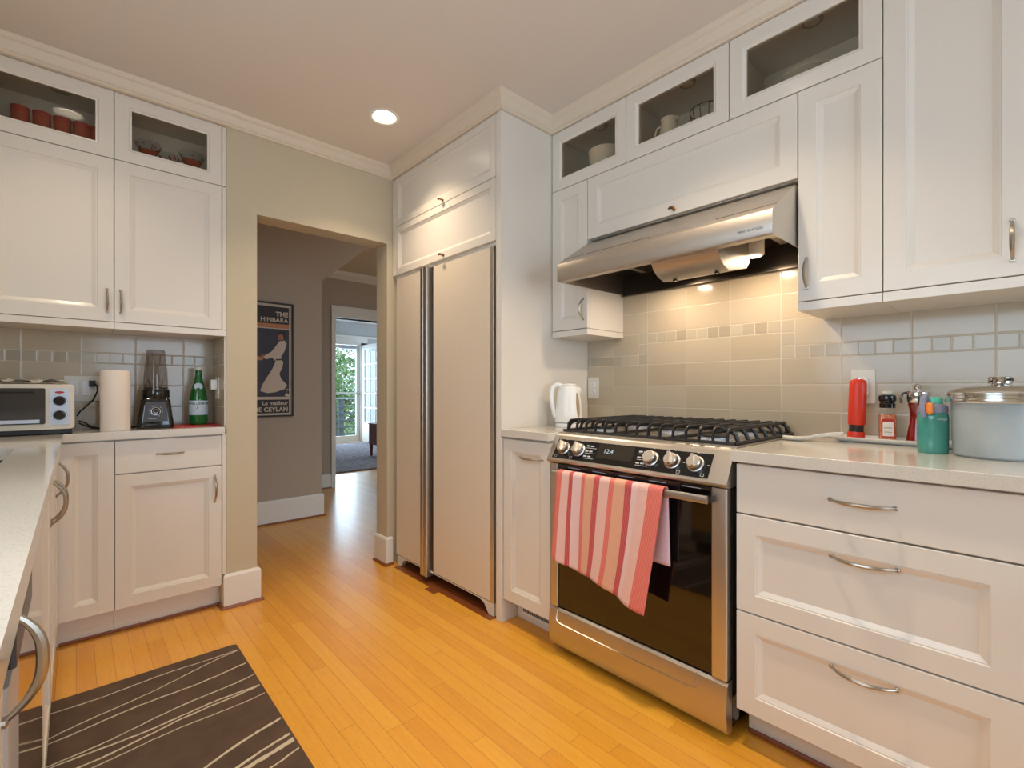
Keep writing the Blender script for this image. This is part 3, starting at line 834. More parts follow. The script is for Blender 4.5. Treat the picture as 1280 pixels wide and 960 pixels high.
cabinet('drawer_cabinet', 'cream base cabinet beyond the right edge of the photo', 'cabinet', (XF + .010, 0, 0), RW, rx(.010), rx(-.60), .112, .884, DB - .012,
    [('slab', rx(.010), rx(-.60), .725, .878, ('h', rx(-.295), .808, .14)), ('door', rx(.010), rx(-.60), .116, .723, ('v', rx(-.04), .62, .14))], toe=.10)
def countertop(mb): return mb
mb = MB(); mb.box(1.487, XW - .011, 1.3995, 1.7065, .885, .92)
tag(mb.build('countertop', 'counter', smooth=0, bevel=.002), 'small pale quartz countertop piece under the white kettle', 'countertop')
mb = MB(); mb.box(XF - .015, XW - .011, -.62, .634, .885, .92)
tag(mb.build('countertop', 'counter', smooth=0, bevel=.002), 'long pale quartz countertop right of the range', 'countertop')

# --- left side: wall with doorway
LF = 0.0
DL = 3.0395 - YD
cabinet('wall_cabinet', 'cream wall cabinet above paper towels, nearest the doorway', 'cabinet', (0, YD, 0), 0, .125, .563, 1.408, 2.134, DL,
    [('door', .125, .543, 1.408, 2.134, ('v', .148, 1.500, .10)), ('strip', .543, .563, 1.408, 2.134, None)], rail=(.125, .563, 0.0, 1.377, 1.4065))
cabinet('wall_cabinet', 'cream wall cabinet above the toaster oven, cut by the left photo edge', 'cabinet', (0, YD, 0), 0, -.29, .125, 1.408, 2.134, DL,
    [('door', -.29, .125, 1.408, 2.134, ('v', .100, 1.500, .10))], rail=(-.29, .125, 0.0, 1.377, 1.4065))
cabinet('wall_cabinet', 'cream wall cabinet in the left corner, beyond the photo edge', 'cabinet', (0, YD, 0), 0, -.715, -.29, 1.408, 2.134, DL,
    [('door', -.715, -.29, 1.408, 2.134, ('v', -.315, 1.500, .10))], rail=(-.715, -.29, 0.0, 1.377, 1.4065))
cabinet('glass_cabinet', 'small glass-door cabinet nearest the doorway, flower-shaped glasses inside', 'cabinet', (0, YD, 0), 0, .125, .563, 2.1345, 2.4365, DL,
    [('glass', .125, .543, 2.1345, 2.4365, None), ('strip', .543, .563, 2.1345, 2.4365, None)], hollow=True, group='glass-door cabinets under the crown, left side')
g_ = cabinet('glass_cabinet', 'glass-door cabinet at the left photo edge, row of red tumblers inside', 'cabinet', (0, YD, 0), 0, -.29, .125, 2.1345, 2.4365, DL,
    [('glass', -.29, .125, 2.1345, 2.4365, None)], hollow=True, group='glass-door cabinets under the crown, left side')
mb = MB(); mb.lathe([(.034, -.010), (.034, -.004), (.030, 0)], (-.05, .10, 2.4365 - 2.1345 - .0168), 20); mb.build('puck_light', 'nickel', g_)
cabinet('base_cabinet', 'cream base cabinet with drawer over door, beside the doorway pillar', 'cabinet', (0, YD, 0), 0, .1265, .563, .118, .884, DL,
    [('slab', .1265, .543, .727, .878, ('h', .331, .806, .10)), ('door', .1265, .543, .120, .725, ('v', .512, .612, .13)), ('strip', .543, .563, .172, .884, None)], toe=.07)
cabinet('corner_cabinet', 'cream base cabinet door in the corner left of the drawer cabinet', 'cabinet', (0, YD, 0), 0, -.126, .1265, .118, .884, DL,
    [('door', -.066, .1265, .120, .878, None)], toe=.07)

# --- left run under the sink counter, faces +X (local x = Y)
XL = -0.058
LR = PI / 2
cabinet('base_cabinet', 'cream base cabinet door in the far corner of the sink run', 'cabinet', (XL, 0, 0), LR, 2.480, 2.764, .112, .884, .60,
    [('door', 2.480, 2.762, .116, .878, ('v', 2.515, .765, .13))], toe=.07)
cabinet('sink_cabinet', 'cream two-door sink base cabinet with paired arched handles', 'cabinet', (XL, 0, 0), LR, 1.560, 2.4795, .112, .690, .60,
    [('door', 1.560, 2.018, .116, .878, ('v', 1.985, .765, .13)), ('door', 2.022, 2.4795, .116, .878, ('v', 2.052, .765, .13))], toe=.07)
cabinet('base_cabinet', 'cream base cabinet with arched handle at the left front edge of the photo', 'cabinet', (XL, 0, 0), LR, .20, .750, .112, .884, .60,
    [('door', .20, .750, .116, .878, ('v', .735, .812, .118))], toe=.07)
cabinet('base_cabinet', 'cream base cabinet beside the camera, outside the photo', 'cabinet', (XL, 0, 0), LR, -.58, .1995, .112, .884, .60,
    [('door', -.58, .1995, .116, .878, ('v', -.54, .780, .13))], toe=.07)
dw = thing('dishwasher', 'polished steel dishwasher under the sink counter, reflecting floor and mat', 'dishwasher', (XL, 0, 0), LR)
mb = MB(); mb.box(.7515, 1.5585, .03, .58, .10, .883); mb.build('body', 'darksteel', dw, smooth=0)
mb = MB(); mb.box(.905, 1.5585, .0, .0295, .10, .878); mb.build('door', 'polished', dw, bevel=.0015)
mb = MB(); mb.rbox(.760, .895, -.003, .0295, .10, .777, .006, 'z'); mb.build('edge_bar', 'silverp', dw)
mb = MB(); mb.rbox(.765, 1.02, -.009, -.0005, .795, .852, .004, 'z'); mb.build('grip_panel', 'greypanel', dw)
mb = MB(); mb.box(.7515, 1.5585, .07, .085, .0, .0995); mb.build('toe_kick', 'blackm', dw, smooth=0)

# L-shaped counter with sink cut-out
outer = [(-.719, -.60), (-.040, -.60), (-.040, 2.742), (.5525, 2.742), (.5525, 3.039), (-.719, 3.039)]
sink_hole = rrect(-.56, -.142, 1.56, 2.19, .05, 5)
o = plate_with_holes(outer, [sink_hole], .885, .92).build('countertop', 'counter', smooth=0)
tag(o, 'L-shaped pale quartz countertop with sink, running under the toaster oven', 'countertop')
sk = thing('sink', 'undermounted stainless sink basin set in the left countertop', 'sink', (-.351, 1.875, .70))
def rr(e, z, r): return [(x + .351, y - 1.875, z - .70) for x, y in rrect(-.56 - e, -.142 + e, 1.56 - e, 2.19 + e, r, 5)]
mb = MB(); rings = [[(a, b, c) for a, b, c in rr(.012, .8835, .06)], [(a, b, c) for a, b, c in rr(.0, .8835, .05)], rr(-.004, .72, .05), rr(-.03, .705, .04)]
mb.loft(rings, False, True); mb.build('basin', 'polished', sk)
mb = MB(); mb.lathe([(.04, .006), (.036, .009), (.03, .0065)], (0, 0, 0), 20); mb.build('drain', 'darksteel', sk)

# ---------------------------------------------------------------- recessed ceiling lamps
cl = None
for i, (x, y) in enumerate(CAN_POSITIONS):
    labs = ['lit recessed ceiling lamp near the fridge, the one in view', 'recessed ceiling lamp over the toaster corner, mirrored in the cabinet glass',
            'recessed ceiling lamp over the middle of the room', 'recessed ceiling lamp over the sink counter', 'recessed ceiling lamp at the back of the kitchen']
    if cl is None:
        c = cl = thing('ceiling_lamp', labs[0], 'ceiling light', (x, y, CEIL), 0, 'recessed ceiling lamps')
        mb = MB(); prof = [(.078, -.001), (.076, -.004), (.062, -.005), (.058, -.001), (.050, .034), (.048, .034), (.056, .0), (.060, .006), (.078, .0)]
        mb.lathe(prof, (0, 0, 0), 36, 'z', False, False); mb.build('trim_ring', 'canwhite', c)
        mb = MB(); mb.lathe([(.0485, .034), (.0485, .038), (.046, .075), (.0, .076)], (0, 0, 0), 30, cap0=False, cap1=False); mb.build('reflector', 'canwhite', c)
        mb = MB(); mb.lathe([(.030, .060), (.044, .050), (.044, .042), (.040, .036), (.0, .030)], (0, 0, 0), 30, cap1=False); mb.build('bulb', 'bulb', c)
    else:
        c = copy_tree(cl); c.location = (x, y, CEIL); c['label'] = labs[i]
    light('lamp_beam', 'AREA', (x, y, CEIL - .007), LAMP_POWERS[i], WARM, size=.11, shape='DISK').data.spread = R(LAMP_SPREAD)

# ---------------------------------------------------------------- range (local: x = 1.397 - Y, y = X - 1.505)
rg = thing('range', 'stainless slide-in gas range with black oven window and five knobs', 'range', (1.505, 1.397, 0), RW)
Wd = .758
mb = MB(); mb.box(.003, Wd - .003, .022, .63, .05, .796); mb.box(.003, Wd - .003, .05, .63, .796, .9145); mb.mi(1).box(.03, Wd - .03, .06, .60, .0, .05)
mb.build('body', ['black', 'blackm'], rg, smooth=0)
dp = [(.0215, .030), (-.006, .030), (-.016, .045), (-.021, .09), (-.020, .15), (-.013, .182), (-.004, .190), (.0215, .190)]
mb = MB(); mb.prism([(y, z) for y, z in dp], 'x', .004, Wd - .004); dr = mb.build('drawer', 'steel', rg, smooth=35)
gp = [(.045, .186), (.045, .150), (.052, .138), (.070, .132), (.35, .1305), (.63, .132), (.648, .138), (.655, .150), (.655, .186)]
mb = MB(); mb.tube([(x, -.0205 if z < .165 else -.012, z) for x, z in gp], .0042, 6); mb.build('drawer_lip', 'steel', dr)
dz0, dz1 = .197, .796
mb = MB(); mb.box(.046, .702, -.006, .0215, dz0, dz1); dr = mb.build('oven_door', 'oven_glass', rg, bevel=.002)
mb = MB(); mb.rbox(.006, .0455, -.014, .0215, dz0, dz1, .006, 'z'); mb.build('door_strip', 'steel_v', dr)
mb = MB(); mb.rbox(.7025, Wd - .006, -.014, .0215, dz0, dz1, .006, 'z'); mb.build('door_strip', 'steel_v', dr)
for k in range(5):
    x = .10 + .125 * k; mb = MB(); mb.box(x, x + .065, -.0068, -.0061, .7835, .7865); mb.build('vent_slot', 'silverp', dr, smooth=0)
mb = MB(); mb.rbox(.058, .712, -.066, -.052, .750, .776, .006, 'x'); hb = mb.build('handle', 'steel', dr, bevel=.001)
for x in (.062, .700):
    mb = MB(); mb.rbox(x - .004, x + .018, -.0515, -.0062, .753, .773, .006, 'z'); mb.build('handle_mount', 'black', hb)
# control panel: slanted
cp = [(-.029, .806), (-.031, .813), (.030, .908), (.036, .917), (.048, .921), (.10, .921), (.10, .80), (.0, .798), (-.02, .800)]
mb = MB(); mb.prism(cp, 'x', .0, Wd); cpo = mb.build('control_panel', 'steel', rg, smooth=40, bevel=.0012)
sl0, sl1 = Vector((-.031, .813)), Vector((.030, .908))
sd = (sl1 - sl0); sn = Vector((-sd.y, sd.x)).normalized()    # outward normal in (y,z)
if sn.x > 0: sn = -sn
def slant(x, t, o): p = sl0 + sd * t + sn * o; return (x, p.x, p.y)
def slantbox(mb, x0, x1, t0, t1, o0, o1):
    mb.loft([[slant(x0, t0, o0), slant(x1, t0, o0), slant(x1, t1, o0), slant(x0, t1, o0)], [slant(x0, t0, o1), slant(x1, t0, o1), slant(x1, t1, o1), slant(x0, t1, o1)]])
mb = MB(); slantbox(mb, .026, .697, .10, .87, .0, .0012); gp_ = mb.build('control_glass', 'black', cpo, smooth=0)
mb = MB(); slantbox(mb, .245, .405, .30, .84, .0012, .0018); mb.build('display', 'lcdbg', cpo, smooth=0)
ang = math.atan2(sd.y, sd.x)
p = slant(.272, .50, .0020); text_mesh('clock_digits', '12:4', .026, p, (ang, 0, 0), 'lcd', cpo, extrude=.0002)
mb = MB()
for x0 in (.185, .425):
    for k in range(3):
        for j in range(2 if x0 < .2 else 3):
            xx = x0 + j * .020; slantbox(mb, xx, xx + .015, .28 + .20 * k, .33 + .20 * k, .0012, .0016)
        slantbox(mb, x0, x0 + .05, .22 + .2 * k, .235 + .2 * k, .0012, .0015)
mb.build('printed_legend', 'print', cpo, smooth=0)
def knob(x, t=.50, r=.0255, grip=True):
    mb = MB(); c = Vector(slant(x, t, .0012)); N = Vector((0, sn.x, sn.y)); A = Vector((1, 0, 0)); B = N.cross(A)
    def rg_(r, h): return [c + N * h + (A * math.cos(2 * PI * i / 24) + B * math.sin(2 * PI * i / 24)) * r for i in range(24)]
    mb.loft([rg_(r * 1.12, 0), rg_(r * 1.12, .004), rg_(r * .98, .006), rg_(r * .93, .022), rg_(r * .80, .0265)])
    if grip:
        a = .28; A2 = A * math.cos(a) + B * math.sin(a); B2 = N.cross(A2)
        def gq(w_, l, h): return [c + N * h + A2 * w_ + B2 * l, c + N * h - A2 * w_ + B2 * l, c + N * h - A2 * w_ - B2 * l, c + N * h + A2 * w_ - B2 * l]
        mb.loft([gq(.0065, r * .86, .020), gq(.0050, r * .86, .036), gq(.003, r * .80, .0385)])
    return mb
for x, g_ in ((.074, 1), (.154, 1), (.481, 0), (.563, 1), (.646, 1)):
    mb = knob(x, grip=bool(g_)); mb.build('knob', 'knobmetal', cpo)
mb = MB()
for x, (dx, dt) in ((.074, (-.03, -.30)), (.154, (-.03, -.30)), (.563, (.03, -.30)), (.646, (.03, -.30))):
    a = x + dx; slantbox(mb, a - .006, a + .006, .14, .15, .0012, .0016); slantbox(mb, a - .006, a + .006, .22, .23, .0012, .0016)
    slantbox(mb, a - .006, a - .0048, .15, .22, .0012, .0016); slantbox(mb, a + .0048, a + .006, .15, .22, .0012, .0016)
for x in (.112, .193, .605, .689): slantbox(mb, x - .004, x + .003, .50, .515, .0012, .0016)
for x in (.074, .154, .481, .563, .646): slantbox(mb, x - .003, x + .003, .86, .89, .0012, .0016)
mb.build('burner_marks', 'print', cpo, smooth=0)
# cooktop
mb = MB(); mb.box(.001, Wd - .001, .048, .632, .9155, .924); mb.build('cooktop', 'steel', rg, bevel=.002)
def grate(x0, x1, legs_left, legs_right):
    mb = MB(); y0, y1 = .065, .612; zb, zt = .9305, .974; r = .0066
    for a in ((x0, y0, x1, y0), (x0, y1, x1, y1), (x0, y0, x0, y1), (x1, y0, x1, y1)):
        mb.tube([(a[0], a[1], zb), (a[2], a[3], zb)], .006, 6)
    n = 5
    for k in range(n):
        x = x0 + (x1 - x0) * (k + .5) / n if not (legs_left or legs_right) else x0 + (x1 - x0) * (k + .5) / n
        mb.tube([(x, y0, zb), (x, y0 + .004, zt - .012), (x, y0 + .018, zt - .001), (x, y0 + .05, zt), (x, y1 - .05, zt), (x, y1 - .018, zt - .001), (x, y1 - .004, zt - .012), (x, y1, zb)], r, 6, flat=(.8, 1.1))
    for yy in (.17, .335, .50):
        mb.tube([(x0 + .02, yy, zt - .001), (x1 - .02, yy, zt - .001)], r, 6)
    for side, on in ((x0, legs_left), (x1, legs_right)):
        if on:
            s_ = 1 if side == x0 else -1
            for k in range(7):
                yy = y0 + .03 + (y1 - y0 - .06) * k / 6
                mb.tube([(side, yy, zb), (side + s_ * .010, yy, zt - .018), (side + s_ * .028, yy, zt - .004), (side + s_ * .055, yy, zt)], r, 6, flat=(.8, 1.1))
    return mb
g0 = .012; gw = (Wd - .024) / 3
for k in range(3):
    a, b = g0 + gw * k + .0015, g0 + gw * (k + 1) - .0015
    grate(a, b, k == 0, k == 2).build('grate', 'iron', rg, smooth=50)
for x, y, r in ((.135, .19, .038), (.135, .48, .045), (.379, .335, .05), (.623, .19, .05), (.623, .48, .036)):
    mb = MB(); mb.lathe([(r + .012, 0), (r + .010, .006), (r, .009), (r, .014)], (x, y, .924), 24)
    b_ = mb.build('burner', 'silverp', rg)
    mb = MB(); mb.lathe([(r * .92, .0), (r * .92, .005), (r * .7, .0075)], (x, y, .9382), 24); mb.build('burner_cap', 'iron', b_)

# ---------------------------------------------------------------- dish towel over the oven handle (world coordinates)
def towel():
    mb = MB(); nx, nt = 46, 60
    uvs = []
    bx, bz = 1.446, .763          # centre of bar
    for j in range(nt + 1):
        t = j / nt
        for i in range(nx + 1):
            s_ = i / nx
            YL, YR = 1.297, .827
            lenF = .343 + .088 * s_ ** 1.15 + .006 * math.sin(s_ * 9)
            lenB = .26
            tb = .60                                      # share of rows for the front
            wob = math.sin(s_ * 13 + 1.0) * .6 + math.sin(s_ * 23 + .4) * .4
            if t < tb:                                    # front, bottom to top
                q = 1 - t / tb                            # 1 bottom, 0 top
                z = bz + .010 - lenF * q
                x = bx - .0185 - .011 * wob * q ** .8 - .006 * q
                yl = YL + .014 * q; yr = YR + .072 * q ** 1.1
                y = yl + (yr - yl) * s_ + .006 * math.sin(s_ * 17) * q + .009 * math.sin(q * 3.4 + s_ * 5) * math.sin(PI * s_) * q
            elif t < tb + .08:
                a = (t - tb) / .08 * PI
                x = bx - math.cos(a) * .0175 - .001; z = bz + .010 + math.sin(a) * .010
                y = YL + (YR - YL) * s_
            else:
                q = (t - tb - .08) / (1 - tb - .08)
                z = bz + .010 - lenB * q
                x = bx + .0165 + .008 * q + .004 * wob * q
                y = YL - .005 * q + (YR - YL + .002 * q) * s_
            mb.v.append((x, y, z)); uvs.append((s_, t))
    n = nx + 1
    for j in range(nt):
        for i in range(nx):
            mb.f.append((j * n + i, j * n + i + 1, (j + 1) * n + i + 1, (j + 1) * n + i)); mb.m.append(0)
    o = mb.build('dish_towel', 'towel', smooth=180, solidify=.0035)
    me = o.data; uvl = me.uv_layers.new(name='UVMap')
    for lp in me.loops: uvl.data[lp.index].uv = uvs[lp.vertex_index]
    return o
tag(towel(), 'red, coral and pink striped terry towel draped over the oven door handle', 'dish towel')

# ---------------------------------------------------------------- range hood
hd = thing('range_hood', 'stainless under-cabinet range hood with sloped top above the range', 'range hood', (0, 0, 1.59))
Y0, Y1 = .556, 1.466
o_ = 1.59
prof = [(XU + .02, 1.812), (XU - .012, 1.812), (1.622, 1.680), (1.617, 1.672), (1.617, 1.602), (1.621, 1.596), (1.655, 1.596), (1.655, 1.606), (1.628, 1.606), (1.626, 1.668), (XU - .006, 1.802), (XU + .02, 1.802)]
prof = [(x, z - o_) for x, z in prof]
mb = MB(); mb.prism(prof, 'y', Y0 + .001, Y1 - .001)      # axis y: (x,z)
mb.build('shell', 'hoodsteel', hd, smooth=40)
side = [(XW - .012, 1.606), (XW - .012, 1.812), (XU - .012, 1.812), (1.622, 1.680), (1.617, 1.672), (1.617, 1.602), (1.621, 1.596)]
for a, b in ((Y0, Y0 + .0009), (Y1 - .0009, Y1)):
    mb = MB(); mb.prism([(x, z - o_) for x, z in side], 'y', a, b); mb.build('side_panel', 'steel_v', hd, smooth=0)
mb = MB(); mb.box(XU + .021, XW - .012, Y0 + .001, Y1 - .001, 1.802 - o_, 1.812 - o_); mb.box(XW - .016, XW - .012, Y0 + .001, Y1 - .001, 1.60 - o_, 1.802 - o_)
mb.box(1.66, XW - .017, Y0 + .001, Y1 - .001, 1.700 - o_, 1.706 - o_); mb.box(2.115, XW - .016, Y0 + .001, Y1 - .001, 1.595 - o_, 1.600 - o_)
mb.build('inner_lining', 'darksteel', hd, smooth=0)
mb = MB()
bp = [(1.640, 1.700), (1.640, 1.625), (1.648, 1.598), (1.668, 1.570), (1.70, 1.550), (1.745, 1.538), (1.90, 1.572), (1.925, 1.60), (1.925, 1.700)]
mb.prism([(x, z - o_) for x, z in bp], 'y', .745, 1.005); bl = mb.build('blower_housing', 'hoodsteel', hd, smooth=40)
mb = MB()
for yy in (.79, .955): mb.prism([(1.735, 1.5385 - o_), (1.755, 1.5385 - o_), (1.755, 1.534 - o_), (1.735, 1.534 - o_)], 'y', yy - .006, yy + .006)
mb.build('switch', 'black', bl, smooth=0)
for yy in (.66, 1.28):
    mb = MB(); mb.box(1.67, 2.04, yy - .012, yy + .012, 1.676 - o_, 1.699 - o_); mb.build('baffle_bar', 'steel', hd, smooth=0)
for yy in (.735, 1.115):
    mb = MB(); mb.lathe([(.034, .0), (.034, -.070), (.028, -.074)], (1.95, yy, 1.6995 - o_), 20); lb = mb.build('hood_lamp', 'canwhite', hd)
    mb = MB(); mb.lathe([(.024, -.0742), (.018, -.077)], (1.95, yy, 1.6995 - o_), 18); mb.build('bulb', 'hoodbulb', lb)
    light('hood_beam', 'AREA', (1.95, yy, 1.618), HOOD_POWER, (1.0, .78, .54), size=.05, shape='DISK')
text_mesh('maker_mark', 'VENTAHOOD', .013, (1.6164, .665, 1.606 + .014 - o_), (R(90), 0, -PI / 2), 'darksteel', hd, extrude=.0002)

# ---------------------------------------------------------------- small items, right counter (z = .92)
def plate(name, label, loc, rz, w_, h_, kind):
    o = thing(name, label, 'outlet' if kind != 'switch' else 'switch', loc, rz)
    mb = MB(); mb.rbox(-w_ / 2, w_ / 2, -.005, 0, -h_ / 2, h_ / 2, .004, 'y'); mb.build('cover_plate', 'offwhite', o, bevel=.0012)
    if kind == 'outlet':
        for s_ in (-1, 1):
            mb = MB(); mb.rbox(-.016, .016, -.0065, -.005, s_ * .019 - .013, s_ * .019 + .013, .008, 'y')
            mb.mi(1).box(-.0075, -.0055, -.0070, -.0066, s_ * .019 - .001, s_ * .019 + .007); mb.box(.0055, .0075, -.0070, -.0066, s_ * .019 - .001, s_ * .019 + .007)
            mb.lathe([(.0022, .0066), (.0022, .0069)], (0, 0, s_ * .019 - .007), 8, 'y'); mb.build('socket', ['white', 'blackm'], o, smooth=0)
    else:
        n = max(1, round(w_ / .046) - 0 if w_ > .09 else 1)
        for k in range(n):
            cx = (k - (n - 1) / 2) * .046
            mb = MB(); mb.rbox(cx - .016, cx + .016, -.009, -.005, -.033, .033, .002, 'y'); mb.build('rocker', 'white', o, bevel=.001)
    return o
TX = XW - .0105
plate('outlet', 'ivory duplex outlet on the tile beside the kettle, behind the range', (TX, 1.664, 1.116), RW, .074, .118, 'outlet')
plate('light_switch', 'white switch plate on the tile behind the red pepper mill', (TX, .426, 1.118), RW, .074, .124, 'switch')
plate('light_switch', 'wide white switch and outlet plate behind the paper towel roll', (.035, 3.0395, 1.112), 0, .155, .118, 'switch')
so = plate('outlet', 'white outlet with a plug-in on the tiled side of the doorway pillar', (.5530, 2.912, 1.115), RW, .074, .115, 'outlet')
mb = MB(); mb.rbox(-.022, .022, -.035, -.0071, -.008, .045, .005, 'y'); mb.build('plug', 'white', so, bevel=.002)

ke = thing('kettle', 'white plastic electric kettle on the counter beside the fridge panel', 'kettle', (1.838, 1.588, .9205), R(140))
# local: +x towards the handle (left of image)
mb = MB(); mb.lathe([(.066, 0), (.068, .006), (.066, .016), (.060, .020)], (0, 0, 0), 32); mb.build('base', 'white', ke)
mb = MB(); mb.lathe([(.060, .0215), (.069, .024), (.070, .030), (.067, .08), (.061, .14), (.054, .185), (.049, .200), (.036, .207)], (0, 0, 0), 32)
mb.tube([(-.040, 0, .176), (-.050, 0, .186), (-.058, 0, .194)], [.024, .020, .012], 10)
body = mb.build('jug', 'white', ke)
mb = MB(); mb.lathe([(.040, .2075), (.036, .214), (.018, .219)], (0, 0, 0), 28); mb.build('lid', 'white', ke)
mb = MB(); mb.tube([(.030, 0, .205), (.060, 0, .212), (.082, 0, .196), (.088, 0, .15), (.082, 0, .10), (.070, 0, .055), (.060, 0, .04)], [.012, .013, .013, .012, .0115, .011, .010], 12); mb.build('handle', 'white', ke)
mb = MB()
# water window ellipse on the right hand side of the jug
def onjug(a, z, off):
    prof = [(.030, .070), (.08, .067), (.14, .061), (.185, .054), (.2, .049)]
    for (z0, r0), (z1, r1) in zip(prof, prof[1:]):
        if z0 <= z <= z1: r = r0 + (r1 - r0) * (z - z0) / (z1 - z0); break
    else: r = .06
    return ((r + off) * math.cos(a), (r + off) * math.sin(a), z)
a0 = PI * .70
ringo = []; ringi = []
for k in range(20):
    th = 2 * PI * k / 20
    a = a0 + .17 * math.cos(th); z = .110 + .062 * math.sin(th)
    ringo.append(onjug(a, z, .0016)); ringi.append(onjug(a, z, -.001))
mb.loft([ringi, ringo]); mb.build('water_window', 'waterwin', ke, smooth=0)

sr = thing('spoon_rest', 'small white ceramic spoon rest on the counter beside the cooktop', 'spoon rest', (1.950, .585, .9205), R(-80))
mb = MB(); rings = []
for k, (x, w_, z) in enumerate([(x * 1.1, w_ * 1.3, z) for x, w_, z in [(-.045, .006, .004), (-.040, .020, .003), (-.02, .031, .001), (.005, .032, .001), (.03, .022, .004), (.05, .012, .010), (.08, .011, .016), (.12, .013, .020), (.125, .008, .020)]]):
    z *= 1.3; rings.append([(x, -w_, z + .011), (x, -w_ * .6, z), (x, w_ * .6, z), (x, w_, z + .011), (x, w_ * .55, z + .006), (x, -w_ * .55, z + .006)])
mb.loft(rings); mb.build('dish', 'ceramic', sr, smooth=60)

TRX, TRY = 2.065, .322
tr = thing('tray', 'long narrow white ceramic tray carrying the mills and spice jar', 'tray', (TRX, TRY, .9205), R(-3))
mb = MB()
mb.loft([[(x, y, z) for x, y in rrect(-.050 - e, .050 + e, -.165 - e, .165 + e, .018, 4)] for e, z in ((-.012, 0), (-.008, .002), (.012, .014), (.0145, .018), (.010, .019), (-.008, .0055))])
mb.build('dish', 'ceramic', tr, smooth=40)
TZ = .9262
def item(name, label, cat, x, y, z=TZ, rz=0, group=None): return thing(name, label, cat, (x, y, z), rz, group)
pm = item('pepper_mill', 'tall orange-red electric pepper mill on the white tray, clear window low down', 'pepper mill', 2.062, .432)
pm.rotation_euler = (R(2.0), 0, 0)
mb = MB(); mb.lathe([(.0255, 0), (.0265, .003), (.0260, .026), (.0245, .030)], (0, 0, 0), 28); mb.build('base', 'red', pm)
mb = MB(); mb.lathe([(.0215, .0305), (.0215, .0545)], (0, 0, 0), 24); mb.build('pepper_chamber', 'peppercorn', pm)
mb = MB(); mb.lathe([(.0245, .0306), (.0245, .0545)], (0, 0, 0), 24, cap0=False, cap1=False); mb.build('clear_window', 'clear', pm)
mb = MB(); mb.lathe([(.0250, .055), (.0262, .058), (.0268, .12), (.0262, .19), (.0255, .205), (.022, .213), (.014, .218)], (0, 0, 0), 30); mb.build('grip', 'red', pm)
mb = MB(); mb.lathe([(.006, .218), (.006, .223), (.003, .2245)], (0, 0, 0), 12); mb.build('button', 'polished', pm)

sj = item('spice_jar', 'square glass seasoning jar with black grinder cap and white top', 'spice jar', 2.062, .342, rz=R(14))
mb = MB(); mb.rbox(-.0225, .0225, -.0225, .0225, .004, .094, .007, 'z'); mb.build('spice_fill', 'spice', sj)
mb = MB(); mb.loft([[(x, y, z) for x, y in rrect(-r, r, -r, r, min(.008, r * .5), 4)] for r, z in ((.0235, 0), (.0245, .003), (.0245, .094), (.022, .104), (.018, .110), (.018, .117))], True, False); mb.build('glass_jar', 'clear', sj, smooth=40)
mb = MB()
mb.box(-.0253, -.0248, -.0175, .0175, .018, .080); mb.mi(1).box(-.0256, -.02535, -.0145, .0145, .022, .070); mb.mi(0)
mb.build('label', ['redmat', 'labelw'], sj, smooth=0)
mb = MB()
for k in range(5): mb.box(-.0259, -.02565, -.011, .011, .028 + .007 * k, .0295 + .007 * k)
mb.build('label_print', 'dprint', sj, smooth=0)
mb = MB(); mb.lathe([(.0225, .1175), (.0225, .132), (.020, .136), (.0245, .142), (.0255, .152), (.0235, .160), (.018, .163)], (0, 0, 0), 28); mb.build('grinder_cap', 'black', sj)
mb = MB(); mb.lathe([(.015, .1635), (.016, .168), (.014, .174), (.006, .1765)], (0, 0, 0), 24); mb.build('top', 'offwhite', sj)

rm = item('salt_mill', 'hourglass-shaped glossy dark red mill with steel crank head', 'salt mill', 2.062, .262)
mb = MB(); mb.lathe([(.0295, 0), (.0305, .004), (.030, .014), (.0265, .04), (.021, .07), (.0195, .09), (.021, .112), (.025, .128), (.026, .136)], (0, 0, 0), 30); mb.build('body', 'redwoodg', rm)
mb = MB(); mb.lathe([(.026, .1365), (.0285, .142), (.0295, .168), (.0285, .172), (.012, .1745)], (0, 0, 0), 30); mb.build('head', 'polished', rm)
mb = MB(); mb.lathe([(.004, .1746), (.004, .178), (.0085, .182), (.0105, .189), (.0085, .196), (.003, .199)], (0, 0, 0), 20); mb.build('knob', 'polished', rm)
mb = MB(); mb.tube([(-.005, .02, .172), (-.012, .036, .168), (-.014, .042, .15), (-.012, .040, .135)], .0035, 8); mb.build('crank', 'darksteel', rm)

wb = item('water_bottle', 'teal plastic water bottle with grey lid and orange latch, before the pot', 'water bottle', 1.868, .203, .9205, R(50))
mb = MB(); mb.lathe([(.034, 0), (.0355, .004), (.0360, .03), (.0365, .10), (.0355, .112), (.033, .118)], (0, 0, 0), 32); mb.build('body', 'teal', wb)
mb = MB(); mb.lathe([(.0345, .1185), (.0350, .122), (.0340, .136), (.028, .142), (.024, .144)], (0, 0, 0), 30); mb.build('lid', 'greylid', wb)
mb = MB(); mb.lathe([(.0225, .1445), (.0225, .158), (.020, .163), (.010, .165)], (0, 0, 0), 24); mb.build('spout_cap', 'tealcap', wb)
cbx = (math.cos(R(170)), math.sin(R(170)))
def rad(a, r, z): return (math.cos(a) * r, math.sin(a) * r, z)
A = R(110)
mb = MB(); mb.tube([rad(A, .024, .152), rad(A, .036, .166), rad(A, .046, .160), rad(A, .048, .140), rad(A, .046, .120), rad(A, .040, .108)], [.006, .0075, .008, .008, .0075, .006], 10, flat=(1, 1.3)); mb.build('carry_loop', 'greylid', wb)
A2 = R(128)
mb = MB(); mb.tube([rad(A2, .047, .147), rad(A2, .048, .142), rad(A2, .047, .122), rad(A2, .044, .116)], [.006, .0085, .0085, .006], 10, flat=(1, 1)); mb.build('latch', 'orange', wb)
